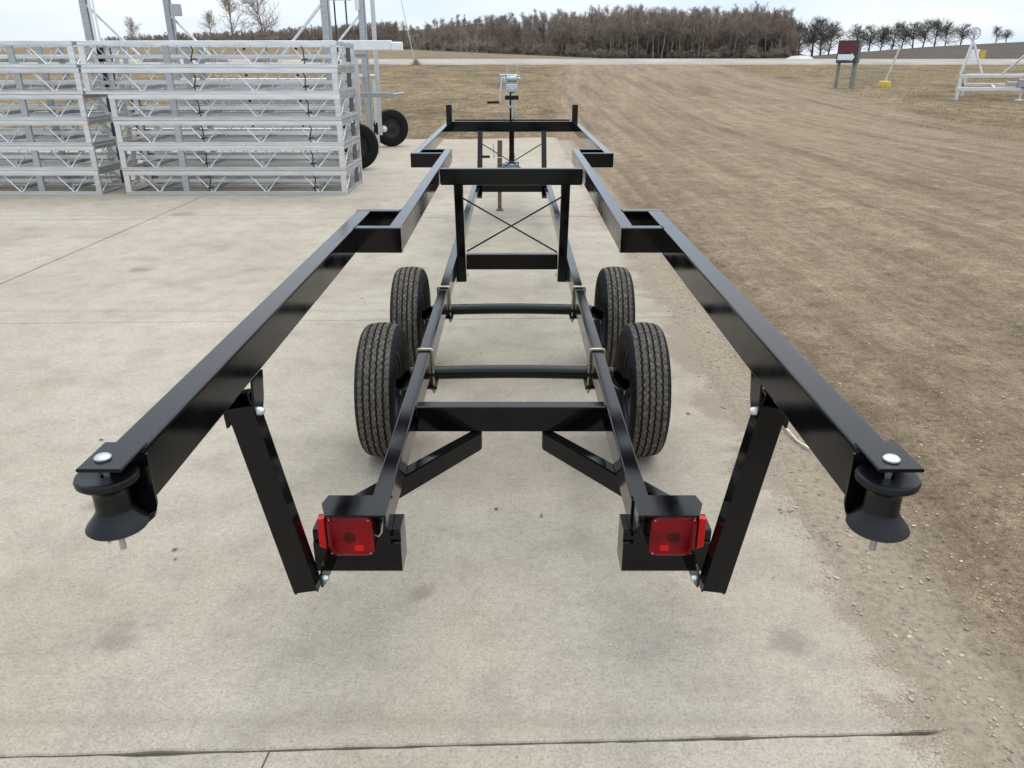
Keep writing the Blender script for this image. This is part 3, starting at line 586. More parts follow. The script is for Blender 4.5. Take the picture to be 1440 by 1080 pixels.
part('crank_grip', lambda b: b.tube([(-.30, 9.885, 1.255), (-.155, 9.885, 1.258)], .0165, 10), M['rubber'], wn_)
# axles, U-bolts
for ya, za in ((3.255, 0.385), (4.295, 0.365)):
    part('axle', lambda b: b.tube([(-0.46 + .92 * k / 10, ya, za + 0.010 * math.sin(math.pi * k / 10)) for k in range(11)], 0.031, 16))
    for s in SIDES:
        xr = lowx[s][0][0] + (lowx[s][1][0] - lowx[s][0][0]) * (ya - 1.957) / 6.763
        yu = ya - .024
        path = [(xr - .034, yu, .300)] + [(xr - .034, yu, ZL1 - .004)] + [(xr - .034 + .012 * (1 - math.cos(a)), yu, ZL1 - .004 + .011 * math.sin(a)) for a in (R(30), R(60), R(90))] + \
               [(xr + .034 - .012 * (1 - math.cos(a)), yu, ZL1 - .004 + .011 * math.sin(a)) for a in (R(90), R(60), R(30))] + [(xr + .034, yu, ZL1 - .004), (xr + .034, yu, .300)]
        part('u_bolt', lambda b: b.tube(path, .0060, 8), M['gold_zinc'])
        part('axle_pad', lambda b: (b.box((xr - .05, yu - .02, .326), (xr + .05, yu + .105, .338)), b.box((xr - .032, yu - .02, .345), (xr + .032, yu + .105, .399))))
        for q in SIDES: part('nut', lambda b: b.lathe([(0, .012), (.010, .012), (.012, .008), (.012, 0)], (xr + q * .034, yu, .313), (0, 0, 1), 6), M['gold_zinc'])
        part('spindle', lambda b: b.tube([(s * .455, ya, za), (s * .50, ya, .335), (s * .60, ya, .306)], [.03, .03, .022], 12))
# wheels
TR, TW = 0.308, 0.090
def make_wheel(loc, side):
    wparent = sub('wheel', T); wparent.location = Vector(loc) - ORG[T.name]; ORG[wparent.name] = Vector((0, 0, 0))
    return wparent
def tyre_mesh():
    b = MB(); n = 240
    ribs = [(-.066, -.0475), (-.037, -.0175), (-.0085, .0085), (.0175, .037), (.0475, .066)]
    cr = lambda x: TR - 0.010 * (abs(x) / .066) ** 2.2
    pr_ = []                                           # (x, r, zig, mat of the face that follows)
    side = [(.046, .178), (.052, .182), (.066, .195), (.080, .220), (.0875, .245), (.087, .262), (.082, .278), (.0735, .291)]
    for x, r in side: pr_.append((-x, r, 0, 0))
    for i, (a, c) in enumerate(ribs):
        pr_.append((a, cr(a), 0 if i == 0 else 1, 1)); pr_.append((c, cr(c), 0 if i == 4 else 1, 2))
        if i < 4:
            pr_.append((c + .0012, cr(c) - .0085, 1, 2)); pr_.append((ribs[i + 1][0] - .0012, cr(c) - .0085, 1, 2))
    pr_[-1] = (*pr_[-1][:3], 0)
    for x, r in side[::-1]: pr_.append((x, r, 0, 0))
    m = len(pr_); vs = []; fsx = []; mi = []
    for k in range(n):
        t = 2 * math.pi * k / n; zz = (0.0017 if k % 4 in (1, 2) else -0.0017)
        for x, r, zg, _ in pr_:
            rr = r
            if abs(x) > .06 and abs(x) < .076 and r > .285 and k % 4 == 0: rr = r - .005       # shoulder notches
            vs.append((x + zz * zg, rr * math.cos(t), rr * math.sin(t)))
    for k in range(n):
        k2 = (k + 1) % n
        for i in range(m - 1): fsx.append((k * m + i, k2 * m + i, k2 * m + i + 1, k * m + i + 1)); mi.append(pr_[i][3])
    b.v = vs; b.f = fsx; b.mi = mi
    return b
tyre_obj = None; wheel_meshes = {}
def wheel_parts(wp, first):
    if first is None:
        ty = tyre_mesh().build('tyre', [M['sidewall'], M['tread'], M['groove']], wp, sharp=30)
        rm = MB(); rm.lathe([(.176, -.052), (.181, -.056), (.178, -.046), (.165, -.040), (.158, -.015), (.158, .015), (.165, .040), (.178, .046), (.181, .056), (.176, .052)], (0, 0, 0), (1, 0, 0), 48)
        rm.lathe([(.158, .012), (.150, .020), (.132, .010), (.118, .022), (.080, .026), (.064, .012), (.03, .012), (0, .012)], (0, 0, 0), (1, 0, 0), 48)
        for k in range(5):
            a = k * 2 * math.pi / 5; rm.lathe([(0, .016), (.008, .014), (.010, 0)], (.014, .051 * math.cos(a), .051 * math.sin(a)), (1, 0, 0), 6)
        r_ = rm.build('rim', M['wheel_black'], wp)
        h = MB(); h.lathe([(0, -.075), (.026, -.075), (.034, -.06), (.034, -.03), (.075, -.028), (.078, .008), (.03, .012), (.024, .05), (0, .052)], (0, 0, 0), (1, 0, 0), 28)
        h_ = h.build('hub', M['wheel_black'], wp)
        return ty, r_, h_
    for q in first:
        c = q.copy(); C.objects.link(c); c.parent = wp
first = None
for (x, y, a) in ((-.586, 3.255, 0), (.592, 3.255, math.pi), (-.586, 4.295, .3), (.592, 4.295, math.pi)):
    wp = make_wheel((x, y, .3065), 1)
    wp.rotation_euler = (random.uniform(0, 6.28), 0, math.pi if x < 0 else 0)
    r_ = wheel_parts(wp, first)
    if first is None: first = r_
# tail ends: rollers, plates, support posts, lamps
for s in SIDES:
    xo = outer_r[s][1]; bx, by = (-0.686, 1.148) if s < 0 else (0.634, 1.143); xp = xo + (-.003 if s < 0 else .004)
    ep = part('end_plate', lambda b: (b.box((xp - .0375, 1.108, ZU1 + .0008), (xp + .0375, 1.205, ZU1 + .0075), .002),
         b.prism([(-.044, -.002), (.044, -.002), (.044, -.10), (.036, -.128), (.020, -.142), (-.020, -.142), (-.036, -.128), (-.044, -.10)], (xo, 1.1835, ZU1), (1, 0, 0), (0, 0, 1), .006)))
    for v in (0,): pass
    rl = part('roller', lambda b: b.lathe([(.010, 1.046), (.036, 1.047), (.044, 1.051), (.049, 1.050), (.0515, 1.045), (.0505, 1.038), (.045, 1.033), (.034, 1.028), (.0298, 1.021), (.0288, 1.012), (.0288, .986), (.0305, .979), (.040, .966), (.049, .955), (.0515, .950), (.049, .9465), (.040, .945), (.010, .948)], (bx, by - .005, 0), (0, 0, 1), 48), M['rubber'])
    part('bolt_shank', lambda b: b.tube([(bx, by - .005, .900), (bx, by - .005, 1.0765)], .0055, 10), M['alu_dull'], rl)
    part('bolt_head', lambda b: b.lathe([(.0138, -.003), (.0138, .000), (.011, .003), (.006, .0045), (0, .005)], (bx, by - .005, ZU1 + .0115), (0, 0, 1), 24), M['bolt'], rl)
    # support post (channel section, open to the front)
    xb, xt = (-.580, -.680) if s < 0 else (.568, .654)
    p0 = Vector((xb, 1.775, .307)); p1 = Vector((xt, 1.745, .898)); d = (p1 - p0).normalized(); ux = Vector((1, 0, 0)); ux = (ux - d * ux.dot(d)).normalized(); uy = d.cross(ux); 
    if uy.y < 0: uy = -uy
    def post(b):
        hw, dp, t = .0335, .050, .0045
        for lo, hi, l0, l1 in (((-hw, 0), (hw, t), .008, 1), ((-hw, t + .0002), (-hw + t, dp), 0, 1.05), ((hw - t, t + .0002), (hw, dp), 0, 1.05), ((-hw + t + .0003, dp - t), (hw - t - .0003, dp), .50, 1.045)):
            L = (p1 - p0).length; a = p0 + d * (L * 0 + l0); c = p0 + d * L * l1
            ring = [(lo[0], lo[1]), (hi[0], lo[1]), (hi[0], hi[1]), (lo[0], hi[1])]
            b.prof([a + ux * q[0] + uy * q[1] for q in ring], [c + ux * q[0] + uy * q[1] for q in ring])
    sp = part('support_post', post)
    hx = xo                                             # hanger clip under the rail
    xin = p1.x - s * .0372; xou = p1.x + s * .039
    hg = part('hanger_clip', lambda b: b.prism([(-.022, .862), (.022, .862), (.045, .897), (.062, ZU0 - .001), (-.022, ZU0 - .001), (-.030, .895)], (xin - .003, 1.775, 0), (0, 1, 0), (0, 0, 1), .006))
    part('hanger_clip', lambda b: b.prism([(-.022, .838), (.010, .838), (.030, .895), (.034, ZU0 - .001), (-.034, ZU0 - .001), (-.030, .89)], (xou - .003, 1.775, 0), (0, 1, 0), (0, 0, 1), .006))
    part('bolt', lambda b: b.lathe([(0, .017), (.006, .016), (.0105, .010), (.0115, 0), (.0115, -.003)], (xin - s * .003, 1.762, .882), (-s, 0, 0), 12), M['bolt'], hg)
    fx = p0.x - s * .046
    ft = part('post_foot', lambda b: b.prism([(.012, .330), (.05, .318), (.20, .300), (.20, .395), (.05, .385), (.012, .37)], (fx - .003, 1.765, 0), (0, 1, 0), (0, 0, 1), .006))
    part('bolt', lambda b: b.lathe([(0, .014), (.009, .012), (.011, 0)], (fx - s * .003, 1.800, .345), (-s, 0, 0), 6), M['zinc'], ft)
    part('bolt', lambda b: b.lathe([(0, .010), (.007, .008), (.009, 0)], (p0.x + s * .0335, 1.79, .352), (s, 0, 0), 6), M['zinc'], ft)
    # lamp bracket and lamp
    xa, xb2 = (s * .552, s * .357)
    zt = ZL1 + .0015
    lb_ = part('lamp_bracket', lambda b: (b.prof([(q[0], q[1], zt) for q in ([(xa + s * .0, 1.925), (xa - s * .022, 1.862), (xb2, 1.862), (xb2, 1.972), (xa - s * .01, 1.972)])], [(q[0], q[1], zt + .0055) for q in ([(xa + s * .0, 1.925), (xa - s * .022, 1.862), (xb2, 1.862), (xb2, 1.972), (xa - s * .01, 1.972)])]),
          b.prism([(0, 0), (.085, 0), (.085, -.095), (.055, -.095), (0, -.025)], (xb2 - .003 + s * .003, 1.864, zt - .0003), (0, 1, 0), (0, 0, 1), .006),
          b.box((min(xa, xb2) + .004, 1.932, ZL1 - .14), (max(xa, xb2) - .004, 1.938, zt - .0004), .001)))
    x0, x1 = (-.531, -.401) if s < 0 else (.397, .531)
    xc, zc = (x0 + x1) / 2, .432
    def rr(hw, hh, r, n=5):
        o = []
        for sx, sy, a0 in ((1, 1, 0), (-1, 1, 90), (-1, -1, 180), (1, -1, 270)):
            for k in range(n + 1): a = R(a0 + 90 * k / n); o.append((sx * (hw - r) + r * math.cos(a), sy * (hh - r) + r * math.sin(a)))
        return o
    lamp = part('tail_lamp', lambda b: b.prof([(xc + p[0], 1.931, zc + p[1]) for p in rr(.0655, .0655, .014)], [(xc + p[0], 1.888, zc + p[1]) for p in rr(.0655, .0655, .014)]), M['rubber'])
    def lensm(b):
        prev = None; vs = []; rings = [(.066, .066, .014, 1.8878), (.0668, .0668, .019, 1.882), (.065, .065, .022, 1.876), (.058, .058, .022, 1.8715), (.053, .053, .021, 1.8728), (.050, .050, .02, 1.8718), (.020, .020, .0199, 1.8712), (.018, .018, .0179, 1.8720), (.009, .009, .0089, 1.8716)]
        rg = [[(xc + p[0], y, zc + p[1]) for p in rr(hw, hh, r)] for hw, hh, r, y in rings]; n = len(rg[0]); fs_ = []
        for i in range(len(rg) - 1): fs_ += [(i * n + k, i * n + (k + 1) % n, (i + 1) * n + (k + 1) % n, (i + 1) * n + k) for k in range(n)]
        fs_.append(tuple(range((len(rg) - 1) * n, len(rg) * n))); b.add([q for r_ in rg for q in r_], fs_)
    part('red_lens', lensm, M['lens'], lamp, sharp=25)
    part('lens_centre', lambda b: b.lathe([(.019, 0), (.0175, .0012), (.010, .0004), (.008, .0014), (0, .0016)], (xc, 1.8716, zc), (0, -1, 0), 28), M['lens_dark'], lamp)
    rx_ = xc - s * .024
    part('reflex_reflector', lambda b: b.prof([(rx_ + p[0], 1.8728, zc - .036 + p[1]) for p in rr(.0135, .0105, .003)], [(rx_ + p[0], 1.8702, zc - .036 + p[1]) for p in rr(.0125, .0095, .003)]), M['reflex'], lamp)
    for a in SIDES:
        for c in SIDES: part('lamp_screw', lambda b: b.lathe([(0, .0025), (.0025, .002), (.0034, 0)], (xc + a * .056, 1.8738, zc + c * .056), (0, -1, 0), 8), M['alu_dull'], lamp)
    mx = xc + s * .0655
    part('side_marker', lambda b: b.prof([(mx + s * .0062, 1.893 + p[0] * .5, zc + .006 + p[1]) for p in rr(.03, .052, .005, 2)], [(mx + s * .0285, 1.897 + p[0] * .4, zc + .004 + p[1]) for p in rr(.026, .046, .005, 2)]), M['reflex'], lamp)
    part('lamp_wire', lambda b: b.tube([(xc - s * .066, 1.900, zc - .010), (xc - s * .080, 1.886, zc - .006), (xc - s * .090, 1.880, zc + .010), (xc - s * .094, 1.888, zc + .035), (xc - s * .094, 1.92, zc + .05)], .0027, 6), M['wire'] if s < 0 else M['rubber'], lamp)

# ------------------------------------------------------------------ stacked aluminium dock frames
ORD = ['bottom', 'second', 'third', 'fourth', 'fifth', 'topmost']
FL, FD, FH = 3.07, 1.20, 0.326
rod_mesh = {}
def dock_frame(loc, L, x_shift, label, group, tie=True):
    t = thing('dock_frame', label, 'dock frame', loc, group)
    X0, Y0, Z0 = loc
    A, D = M['alu'], M['alu_dull']
    def P(name, fn, m=A): b = MB(); fn(b); return b.build(name, m, t)
    for yy in (0, FD * .55, FD):
        P('top_chord', lambda b: (b.box((X0, Y0 + yy - .022, Z0 + FH - .052), (X0 + L, Y0 + yy + .022, Z0 + FH - .002), .003), b.box((X0 + .002, Y0 + yy - .030, Z0 + FH - .062), (X0 + L - .002, Y0 + yy + .018, Z0 + FH - .0525), .001)))
        P('bottom_chord', lambda b: (b.box((X0, Y0 + yy - .022, Z0 + .001), (X0 + L, Y0 + yy + .022, Z0 + .036), .003), b.box((X0 + .002, Y0 + yy - .029, Z0 + .0365), (X0 + L - .002, Y0 + yy + .018, Z0 + .044), .001)), A)
        for xx, ww in ((.0, .075), (L - .075, .075), (.80 + x_shift, .085)):
            P('end_post' if ww < .08 else 'leg_pocket', lambda b: b.box((X0 + xx, Y0 + yy - .020, Z0 + .0445), (X0 + xx + ww, Y0 + yy + .020, Z0 + FH - .0625), .003), D if ww > .08 else A)
        k0 = L - 3.07
        for c in (.46, 1.205, 1.95, 2.69):
            for sg in (-1, 1):
                key = (sg,)
                if key not in rod_mesh:
                    b = MB(); b.tube([(0, 0, .040), (sg * .205, 0, FH - .058)], .0075, 6); me_o = b.build('truss_rod', M['alu'], None); rod_mesh[key] = me_o.data; me_o.parent = t; oo = me_o
                else:
                    oo = bpy.data.objects.new('truss_rod', rod_mesh[key]); C.objects.link(oo); oo.parent = t
                oo.location = (c + k0 + sg * .012, yy + random.uniform(-.004, .004), 0)
    for xx in (0.02, L - .02):                           # trussed ends
        for z0, h in ((.020, .036), (FH - .028, .048)):
            P('end_chord', lambda b: b.box((X0 + xx - .016, Y0 + .0225, Z0 + z0 - h / 2), (X0 + xx + .016, Y0 + FD - .0225, Z0 + z0 + h / 2 - .001), .003), D)
        for q in range(3):
            P('end_rod', lambda b: b.tube([(X0 + xx, Y0 + .05 + q * .37, Z0 + .038), (X0 + xx, Y0 + .05 + (q + 1) * .37, Z0 + FH - .052)] if q % 2 == 0 else [(X0 + xx, Y0 + .05 + q * .37, Z0 + FH - .052), (X0 + xx, Y0 + .05 + (q + 1) * .37, Z0 + .038)], .0075, 6))
        P('bumper_plate', lambda b: b.box((X0 + xx - (.026 if xx < 1 else -.018), Y0 + FD * .5, Z0 + .07), (X0 + xx + (-.018 if xx < 1 else .026), Y0 + FD * .5 + .28, Z0 + FH - .07), .002), M['dark_plate'])
    for q, (yy, zz) in enumerate(((.40, .135), (.80, .135))):
        P('stringer', lambda b: b.beam((X0 + .04, Y0 + yy, Z0 + zz), (X0 + L - .04, Y0 + yy, Z0 + zz), .048, .05, .006), A)
    for q in range(4):
        xx = .5 + q * .72 + k0
        P('cross_tube', lambda b: b.beam((X0 + xx, Y0 + .023, Z0 + .088), (X0 + xx, Y0 + FD - .023, Z0 + .088), .038, .042, .005), D)
    if tie:
        for c in (1.205, 2.66):
            jx = random.uniform(-.012, .012)
            P('cable_tie', lambda b: b.tube([(X0 + c + k0 - .040 + jx, Y0 - .006, Z0 + FH - .066), (X0 + c + k0 - .016 + jx, Y0 - .014, Z0 + FH - .11), (X0 + c + k0 - .022, Y0 - .010, Z0 + .17), (X0 + c + k0 - .036 - jx, Y0 - .012, Z0 + .10), (X0 + c + k0 - .030 - jx, Y0 - .004, Z0 + .047)], .0085, 6), M['tie'])
            P('tie_tail', lambda b: b.tube([(X0 + c + k0 - .06, Y0 - .010, Z0 + .085), (X0 + c + k0 - .03, Y0 - .018, Z0 + .10), (X0 + c + k0 + .02, Y0 - .012, Z0 + .105)], .010, 6), M['tie'])
        for c in (1.75, 2.45): P('black_cap', lambda b: b.lathe([(0, -.012), (.018, -.012), (.018, .004), (0, .004)], (X0 + c + k0, Y0 + .36, Z0 + FH - .095), (0, 1, 0), 10), M['tie'])
    return t
base_z = 0.0
for k in range(6):
    dock_frame((-8.765 + random.uniform(-.012, .012), 10.92 + random.uniform(-.01, .01), k * .3275), FL, 1.4 if True else 0,
               '%s aluminium dock frame of the left-hand stack, cut by the picture edge' % ORD[k], 'dock frames stacked on the left', tie=False)
for k in range(6):
    ext = 0.29 if k >= 4 else 0.0
    dock_frame((-5.36 - ext + random.uniform(-.008, .008), 10.92 + random.uniform(-.01, .01), k * .3275), FL + ext, ext,
               '%s aluminium dock frame of the right-hand stack beside the black rubber wheels' % ORD[k], 'dock frames stacked beside the wheels')

# ------------------------------------------------------------------ boat lifts
def lift_wheel(parent, c, axis, r):
    wp = sub('wheel', parent)
    a = Vector(axis).normalized()
    b = MB(); k = r / .38
    b.lathe([(.20 * k, -.075), (.25 * k, -.090), (.33 * k, -.088), (.365 * k, -.072), (.38 * k, -.03), (.38 * k, .03), (.365 * k, .072), (.33 * k, .088), (.25 * k, .090), (.20 * k, .075)], c, a, 40)
    o1 = b.build('tyre', M['sidewall'], parent); o1.parent = wp
    b = MB(); b.lathe([(.20 * k, -.07), (.19 * k, -.05), (.12 * k, -.03), (.06 * k, -.05), (0, -.05)], c, a, 30); b.lathe([(.20 * k, .07), (.19 * k, .05), (.12 * k, .03), (.06 * k, .05), (0, .05)], c, a, 30)
    u = a.orthogonal().normalized(); w_ = a.cross(u); cc = Vector(c)
    for q in range(5):
        t = q * 1.2566; b.lathe([(0, .045), (.028, .045), (.028, 0)], cc + (u * math.cos(t) + w_ * math.sin(t)) * .135 * k - a * .08, a, 8)
    o2 = b.build('rim', M['wheel_black'], parent); o2.parent = wp
    return wp
def P2(parent, name, fn, m=None): b = MB(); fn(b); return b.build(name, m or M['alu'], parent)
L1 = thing('boat_lift', 'tall aluminium boat lift on black rubber wheels behind the dock frame stacks', 'boat lift', (-4.7, 15.2, 0))
cols = [(-6.60, 13.2), (-2.895, 13.2), (-6.53, 16.2), (-2.86, 16.2)]
for i, (x, y) in enumerate(cols):
    P2(L1, 'column', lambda b: (b.box((x - .055, y - .05, .05), (x + .055, y + .05, 3.1), .006), b.box((x + .058, y - .03, .3), (x + .078, y + .03, 3.05), .003)), M['alu_dull'])
    s = 1 if i % 2 == 0 else -1
    P2(L1, 'brace', lambda b: b.beam((x + s * .05, y - .02, 2.52), (x + s * .75, y - .02, 1.78), .04, .04, .005))
    P2(L1, 'foot_pad', lambda b: b.box((x - .15, y - .15, 0.001), (x + .15, y + .15, .05), .004), M['alu_dull'])
P2(L1, 'column', lambda b: b.box((-2.80, 16.9, .3), (-2.72, 16.98, 3.1), .005), M['alu'])
P2(L1, 'pulley_box', lambda b: (b.box((-6.55, 13.12, 2.62), (-6.40, 13.24, 2.9), .01), b.tube([(-6.47, 13.1, 2.0), (-6.47, 13.1, 2.6)], .02, 8), b.tube([(-6.40, 13.1, 2.0), (-6.41, 13.1, 2.6)], .015, 8)), M['white_plastic'])
P2(L1, 'pulley_box', lambda b: (b.box((-6.45, 16.1, 2.52), (-6.28, 16.25, 2.72), .01), b.tube([(-6.40, 16.1, 2.2), (-6.40, 16.1, 2.52)], .02, 8)), M['alu_dull'])
P2(L1, 'pulley_box', lambda b: b.box((-2.96, 16.1, 2.62), (-2.88, 16.2, 2.85), .01), M['white_plastic'])
for y in (13.2, 16.2):
    for z in (.22, .95, 1.32):
        P2(L1, 'cross_beam', lambda b: b.box((-6.54, y - .04, z), (-2.95, y + .04, z + .10), .005), M['alu'] if z > 1 else M['alu_dull'])
for x in (-6.6, -2.9):
    P2(L1, 'side_beam', lambda b: b.box((x - .04, 13.255, .12), (x + .04, 16.145, .24), .005), M['alu_dull'])
for y in (13.9, 14.7, 15.5): P2(L1, 'bunk_beam', lambda b: b.box((-6.5, y - .05, .56), (-3.0, y + .05, .66), .006))
P2(L1, 'guide_beam', lambda b: b.box((-2.58, 12.50, 1.872), (-1.80, 12.62, 2.006), .006), M['white_plastic'])
P2(L1, 'beam_cap', lambda b: b.box((-1.795, 12.49, 1.865), (-1.64, 12.63, 1.985), .012), M['white_plastic'])
P2(L1, 'guide_beam', lambda b: b.beam((-2.55, 12.68, 1.80), (-2.2, 12.68, 1.80), .07, .05, .005), M['alu_dull'])
P2(L1, 'cradle_post', lambda b: b.box((-2.66, 13.9, .4), (-2.58, 13.98, 1.85), .005), M['alu'])
P2(L1, 'axle_frame', lambda b: (b.box((-2.95, 17.44, .02), (-2.87, 17.52, 1.40), .005), b.box((-3.4, 17.44, 1.402), (-2.85, 17.52, 1.47), .005)), M['alu'])
P2(L1, 'axle_frame', lambda b: (b.beam((-2.92, 13.3, 1.43), (-2.92, 17.43, 1.43), .05, .05, .005), b.box((-3.08, 17.6, .1), (-3.02, 17.66, 1.35), .004)), M['alu_dull'])
P2(L1, 'tow_tube', lambda b: (b.beam((-2.9, 14.5, 1.175), (-2.09, 14.5, 1.175), .07, .075, .006), b.tube([(-2.09, 14.5, 1.18), (-1.90, 14.5, 1.205)], .022, 10)), M['alu_dull'])
P2(L1, 'wheel_axle', lambda b: b.tube([(-3.3, 17.55, .39), (-2.72, 17.50, .385)], .045, 12), M['alu'])
P2(L1, 'wheel_hub', lambda b: b.lathe([(0, .10), (.06, .09), (.075, .0), (.05, -.06)], (-2.76, 17.42, .385), (.25, -1, 0), 16), M['alu'])
lift_wheel(L1, (-2.645, 17.66, .388), (.50, -1, 0), .388)
lift_wheel(L1, (-2.66, 13.66, .385), (.35, -1, 0), .385)

GZ = lambda x, y: float(terrain_z(x, y))
L2 = thing('boat_lift', 'aluminium boat lift with small spoked wheel, on grass at the right picture edge', 'boat lift', (20.0, 34.0, GZ(20, 34)))
z0 = GZ(19, 34)
for yy in (34.0,):
    P2(L2, 'rail', lambda b: b.box((18.35, yy - .06, 1.15), (22.6, yy + .06, 1.26), .006)); P2(L2, 'rail', lambda b: b.box((18.35, yy - .09, .64), (22.6, yy + .09, .78), .006))
    P2(L2, 'corner_post', lambda b: b.box((18.36, yy - .05, .28), (18.47, yy + .05, 1.128), .005))
    P2(L2, 'column', lambda b: b.beam((18.40, yy, 1.27), (18.62, yy, 2.50), .09, .09, .006, (0, 1, 0)))
    P2(L2, 'brace', lambda b: b.beam((18.66, yy, 2.46), (19.28, yy, 1.272), .075, .075, .006, (0, 1, 0)), M['white_plastic'])
    P2(L2, 'brace', lambda b: b.beam((20.1, yy, 1.272), (21.5, yy, 2.62), .075, .075, .006, (0, 1, 0)), M['alu_dull'])
    P2(L2, 'column', lambda b: b.beam((21.6, yy, 1.27), (21.6, yy, 2.9), .09, .09, .006, (0, 1, 0)))
P2(L2, 'rail', lambda b: b.box((20.0, 36.54, 1.15), (24.6, 36.66, 1.26), .006)); P2(L2, 'rail', lambda b: b.box((20.0, 36.5, .74), (24.6, 36.7, .88), .006))
for xx in (20.05, 24.5): P2(L2, 'corner_post', lambda b: b.box((xx - .05, 36.55, GZ(xx, 36.6) - .03), (xx + .05, 36.65, 1.129), .005))
P2(L2, 'end_rail', lambda b: b.beam((20.0, 34.07, .71), (21.2, 36.49, .80), .07, .07, .005))
P2(L2, 'leg', lambda b: (b.tube([(20.98, 33.9, .6), (20.98, 33.9, GZ(21, 34) + .03)], .035, 10), b.lathe([(0, 0), (.17, 0), (.16, .03), (0, .05)], (20.98, 33.9, GZ(21, 34)), (0, 0, 1), 14)))
P2(L2, 'winch_box', lambda b: (b.box((20.75, 33.82, .78), (21.15, 34.0, 1.1), .02), b.box((20.3, 33.85, .85), (20.75, 33.95, 1.0), .02)), M['alu_dull'])
P2(L2, 'blue_bracket', lambda b: b.box((21.03, 33.78, .70), (21.20, 33.815, 1.26), .01), M['blue_wheel'])
P2(L2, 'leg', lambda b: b.box((18.36, 33.95, GZ(18.4, 34) - .02), (18.46, 34.05, .279), .005), M['alu_dull'])
def lw(b):
    c = Vector((18.62, 34.0, 2.80)); r = .22
    b.tube([c + Vector((math.cos(t), 0, math.sin(t))) * r for t in np.linspace(0, 2 * math.pi, 33)], .026, 8, caps=False)
    for q in range(10): t = q * math.pi / 5; b.tube([c, c + Vector((math.cos(t), 0, math.sin(t))) * r], .013, 6)
    b.lathe([(0, -.05), (.07, -.05), (.07, .05), (0, .05)], c, (0, 1, 0), 12)
P2(L2, 'hand_wheel', lw, M['blue_wheel'])
P2(L2, 'wheel_bracket', lambda b: b.beam((18.62, 34.06, 2.45), (18.66, 34.06, 2.92), .06, .06, .005, (0, 1, 0)), M['alu_dull'])

# ------------------------------------------------------------------ sign, marker, small things
S = thing('roadside_sign', 'dark box sign with maroon face and white arrow panel on two grey legs', 'sign', (17.0, 42.0, GZ(17, 42)))
ang = R(46)                                                # face turned a little to the left
cx_, cy_ = 16.82, 42.0
ux_ = Vector((math.cos(-ang), math.sin(-ang), 0)); uy_ = Vector((-ux_.y, ux_.x, 0))
def obox(b, u0, u1, d0, d1, z0, z1):
    c = Vector((cx_, cy_, 0)); ring = [(u0, d0), (u1, d0), (u1, d1), (u0, d1)]
    b.prof([c + ux_ * p[0] + uy_ * p[1] + Vector((0, 0, z0)) for p in ring], [c + ux_ * p[0] + uy_ * p[1] + Vector((0, 0, z1)) for p in ring])
P2(S, 'sign_box', lambda b: obox(b, -.52, .52, .02, .34, 1.70, 2.75), M['sign_grey'])
P2(S, 'face_panel', lambda b: obox(b, -.52, .52, -.012, .018, 1.70, 2.75), M['sign_dark'])
P2(S, 'maroon_panel', lambda b: obox(b, -.475, .475, -.026, -.0125, 2.17, 2.71), M['maroon'])
def arrow(b):
    c = Vector((cx_, cy_, 0)) + uy_ * -.026
    poly = [(-.46, 1.84), (.24, 1.84), (.24, 1.77), (.41, 1.975), (.24, 2.18), (.24, 2.11), (-.46, 2.11)]
    a = [c + ux_ * p[0] + Vector((0, 0, p[1])) for p in poly]; b.prof(a, [q + uy_ * .012 for q in a])
P2(S, 'arrow_panel', arrow, M['white_paint'])
P2(S, 'leg', lambda b: obox(b, -.47, -.35, .08, .20, GZ(16.4, 42) - .1, 1.699), M['post_grey'])
P2(S, 'leg', lambda b: obox(b, .30, .48, .10, .28, GZ(17.2, 42) - .25, 1.699), M['post_grey'])
Q = thing('flag_marker', 'leaning cream pole rising from a yellow weighted base on the grass', 'marker', (19.4, 43, GZ(19.4, 43)))
zq = GZ(19.4, 43)
P2(Q, 'base', lambda b: b.lathe([(0, -.05), (.31, -.05), (.33, .06), (.29, .27), (.24, .31), (0, .31)], (19.4, 43, zq), (0, 0, 1), 20), M['yellow'])
P2(Q, 'pole', lambda b: b.tube([(19.42, 43, zq + .28), (19.86, 43.0, 2.40)], .05, 8), M['cream'])
u = thing('utility_box', 'small yellow and white utility box beside the far road', 'utility box', (52.5, 94.5, GZ(52.5, 94.5)))
P2(u, 'cabinet', lambda b: b.box((51.75, 94.2, 1.9), (52.6, 95.0, 3.15), .03), M['white_paint']); P2(u, 'marker_panel', lambda b: b.box((52.65, 94.1, 1.9), (53.25, 94.9, 3.05), .03), M['yellow'])
sn = MB(); r_ = 24
ring = [(40.9 + 1.75 * math.cos(a) * (1 + .2 * math.sin(3 * a)), 118 + 3.0 * math.sin(a) * (1 + .2 * math.cos(2 * a))) for a in np.linspace(0, 2 * math.pi, r_, endpoint=False)]
sn.add([(x, y, GZ(x, y) + .02) for x, y in ring] + [(40.9 + (x - 40.9) * .6, 118 + (y - 118) * .6, GZ(x, y) + .38 + .10 * math.sin(x * 5)) for x, y in ring] + [(40.9, 118, GZ(40.9, 118) + .5)], [(k, (k + 1) % r_, r_ + (k + 1) % r_, r_ + k) for k in range(r_)] + [(r_ + k, r_ + (k + 1) % r_, 2 * r_) for k in range(r_)])
o = sn.build('snow_drift', M['snow']); o['label'] = 'leftover white snow drift in front of the round dark tree clump'; o['category'] = 'snow'
pole = MB(); pole.tube([(-9.9, 85.5, 0), (-10.6, 85.5, 7.5)], [.06, .03], 6)
pv = thing('leaning_pole', 'thin pale leaning pole standing at the road edge', 'pole', (-9.9, 82.5, GZ(-9.9, 82.5)))
P2(pv, 'shaft', lambda b: b.tube([(-9.55, 82.5, GZ(-9.6, 82.5) - .1), (-10.75, 82.5, GZ(-9.6, 82.5) + 6.2)], [.055, .03], 6), M['cream'])
